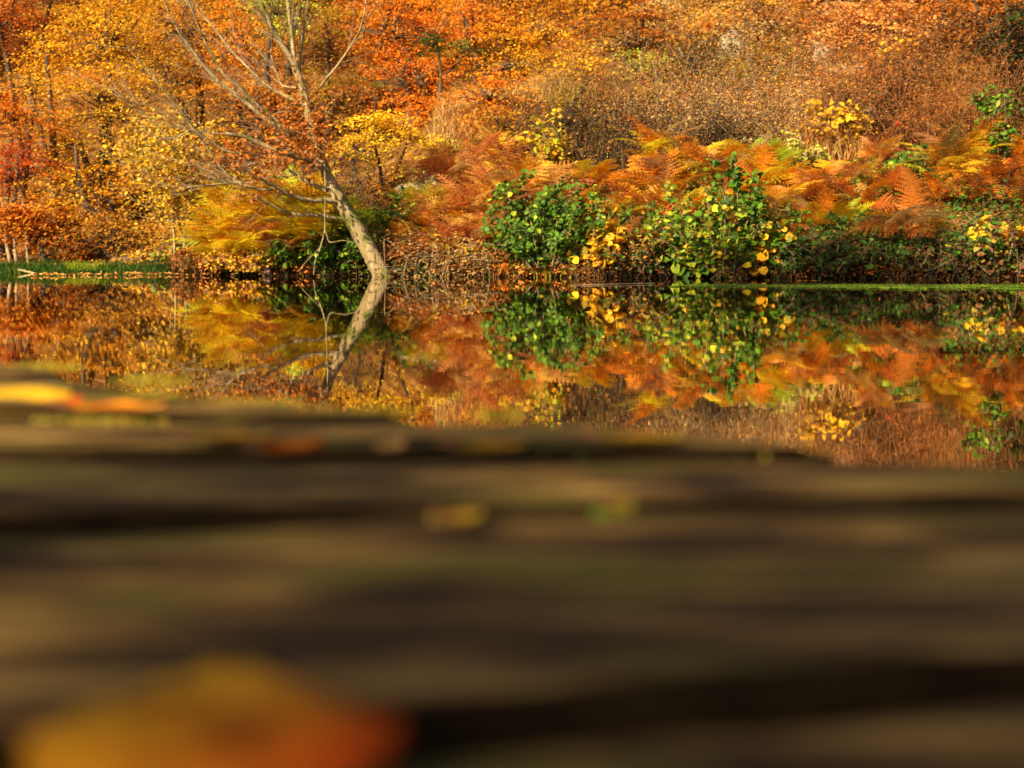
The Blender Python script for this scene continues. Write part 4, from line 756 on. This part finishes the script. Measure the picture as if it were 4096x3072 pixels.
def plank(near, far, xl, xrn, xrf, seed, gap=.006):
    nu, nv = 150, 22; V_ = []
    for i_ in range(nu):
        s = i_ / (nu - 1)
        for j_ in range(nv):
            v = j_ / (nv - 1); xr = xrn + (xrf - xrn) * v + .008 * vnoise(np.array(v * 9.), np.array(seed * 3.1), 2); x = xl + (xr - xl) * s
            y0 = line_at_x(near, x) + gap + .003 * vnoise(np.array(x * 22.), np.array(seed * 1.), 1); y1 = line_at_x(far, x) - gap + .003 * vnoise(np.array(x * 22.), np.array(seed * 1. + 9), 1)
            y = y0 + (y1 - y0) * v
            ed = min(v, 1 - v) * (y1 - y0); ee = min(ed, (xr - x) if xr - x < .2 else .2)
            z = -.004 * math.exp(-max(ee, 0) / .004) + .0035 * float(vnoise(np.array(x * 5.), np.array(y * 70. + seed), 3)) + .004 * float(vnoise(np.array(x * 2.2), np.array(y * 9 + seed * 5.), 4)) 
            V_.append((x, y, ZD + z + (0, -.001, .001, .001, -.001, 0, 0)[seed % 7]))
    V_ = np.array(V_); B_ = V_.copy(); B_[:, 2] = ZD - .05
    i_, j_ = np.meshgrid(np.arange(nu - 1), np.arange(nv - 1), indexing='ij'); a_ = (i_ * nv + j_).ravel(); top = np.stack([a_, a_ + nv, a_ + nv + 1, a_ + 1], -1); n0 = nu * nv
    bot = top[:, ::-1] + n0
    ring = np.concatenate([np.arange(nu) * nv, (nu - 1) * nv + np.arange(1, nv), (np.arange(nu - 1)[::-1]) * nv + nv - 1, np.arange(1, nv - 1)[::-1]]); nxt = np.roll(ring, -1)
    sd_ = np.stack([ring + n0, nxt + n0, nxt, ring], -1)
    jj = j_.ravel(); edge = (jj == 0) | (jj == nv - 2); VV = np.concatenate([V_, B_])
    o_ = mesh('plank', [(VV, np.concatenate([top[~edge], top[edge], bot, sd_]), None, 0)], [M_WOOD, M_GAP_SHADE], JT, True, JB)
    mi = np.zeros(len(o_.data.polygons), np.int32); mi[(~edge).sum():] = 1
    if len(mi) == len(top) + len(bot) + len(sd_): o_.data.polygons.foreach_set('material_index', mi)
    return o_
near0 = (np.array([-2, -.02, 0.]), np.array([2, .45, 0.]))
sl = (lines[0][1][1] - lines[0][0][1]) / (lines[0][1][0] - lines[0][0][0]); y00 = line_at_x(lines[0], 0)
l_m1 = (np.array([-1, y00 - .235 - sl, ZD]), np.array([1, y00 - .235 + sl, ZD]))
l_m2 = (np.array([-1, y00 - .47 - sl, ZD]), np.array([1, y00 - .47 + sl, ZD]))
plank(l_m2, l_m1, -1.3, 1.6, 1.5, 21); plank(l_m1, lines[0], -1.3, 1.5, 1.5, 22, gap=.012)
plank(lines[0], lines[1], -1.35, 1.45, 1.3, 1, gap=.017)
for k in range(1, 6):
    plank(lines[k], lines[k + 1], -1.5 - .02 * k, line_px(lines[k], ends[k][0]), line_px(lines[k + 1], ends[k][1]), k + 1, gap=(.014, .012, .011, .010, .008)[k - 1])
def box(x0, x1, y0, y1, z0, z1):
    V_ = np.array([[x, y, z] for x in (x0, x1) for y in (y0, y1) for z in (z0, z1)]); return V_, np.array([[0, 1, 3, 2], [4, 6, 7, 5], [0, 4, 5, 1], [2, 3, 7, 6], [0, 2, 6, 4], [1, 5, 7, 3]]), None, 0
for bx_ in (-1.1, -.55): mesh('beam', [box(bx_ - .05, bx_ + .05, -.4, 1.25, ZD - .15, ZD - .052)], M_WOOD, JT, False, JB)
mesh('beam', [box(.3, .4, -.4, .72, ZD - .15, ZD - .052)], M_WOOD, JT, False, JB)
for px_, py_ in ((-1.1, 1.1), (-1.1, -.3), (.35, -.3), (.35, .55)): mesh('post', [tube([[px_, py_, -1.2], [px_, py_, ZD - .15]], [.06, .06], 12)], M_WOOD, JT, True, JB)
# moss cushions along the board edges
for k, (px, py, sx, n_) in enumerate(((170, 1478, 120, 700), (600, 1530, 120, 500), (560, 1600, 130, 350), (380, 1700, 220, 260), (900, 1625, 260, 500), (1400, 1660, 260, 400), (1700, 1805, 320, 420), (2450, 1800, 330, 420), (1800, 2110, 70, 60), (2450, 2075, 60, 50), (300, 1790, 200, 260), (1150, 1815, 200, 300), (2150, 1820, 220, 300), (3000, 1825, 240, 260), (700, 1812, 160, 140), (2000, 1672, 100, 160))):
    P_ = np.array([on_plane(px + rng.normal() * sx * .5, py + rng.normal() * 6, ZD - .004) for _ in range(n_)])
    g_ = mesh('moss', [blades(P_, .0045, dict(lime=.4, olive=3, green=1, bronze=2), .0015, .8)], M_GRASS, JT, False, JB); g_['kind'] = 'stuff'

GL = 'fallen leaves on the jetty'
def onj(px, py): return on_plane(px, py, ZD)
deck_leaf('fallen_leaf', 'large orange and yellow leaf with dark red blotches nearest the lens', onj(870, 3200), .072, .088, .12, ('gold', 'amber', 'red'), -.2, GL, .018, 2)
deck_leaf('fallen_leaf', 'smooth bright yellow leaf at the left edge of the jetty', onj(55, 1632), .074, .05, .05, ('gold', 'yellow'), -.22, GL, .014)
deck_leaf('fallen_leaf', 'long curled orange leaf right of the bright yellow one', onj(470, 1660), .058, .03, .05, ('orange', 'amber'), .10, GL, .004)
deck_leaf('fallen_leaf', 'small dark red curled leaf touching the long orange leaf', onj(270, 1650), .02, .02, .8, ('red', 'brown'), .5, GL)
deck_leaf('fallen_leaf', 'dull tan yellow leaf in the middle left of the jetty', onj(920, 1790), .042, .022, .1, ('bronze', 'olive'), .15, GL)
deck_leaf('fallen_leaf', 'small red brown leaf beside the dull tan one', onj(1165, 1845), .03, .025, .3, ('rust', 'red'), .4, GL)
deck_leaf('fallen_leaf', 'yellow leaf lying across the plank gap at mid jetty', onj(1960, 1832), .034, .02, .1, ('bronze', 'olive'), .2, GL)
deck_leaf('fallen_leaf', 'small pinkish leaf left of the yellow leaf on the gap', onj(1560, 1828), .022, .018, .9, ('tan', 'peach'), .3, GL)
deck_leaf('fallen_leaf', 'mossy yellow leaf near the diagonal plank ends', onj(2570, 1800), .042, .022, 0, ('bronze', 'olive'), .2, GL)
deck_leaf('fallen_leaf', 'left yellow green leaf of the pair on the wide plank', onj(1850, 2125), .016, .015, .4, ('olive', 'bronze'), .3, GL)
deck_leaf('fallen_leaf', 'right yellow green leaf of the pair on the wide plank', onj(2480, 2075), .012, .014, .4, ('olive', 'bronze'), .3, GL)
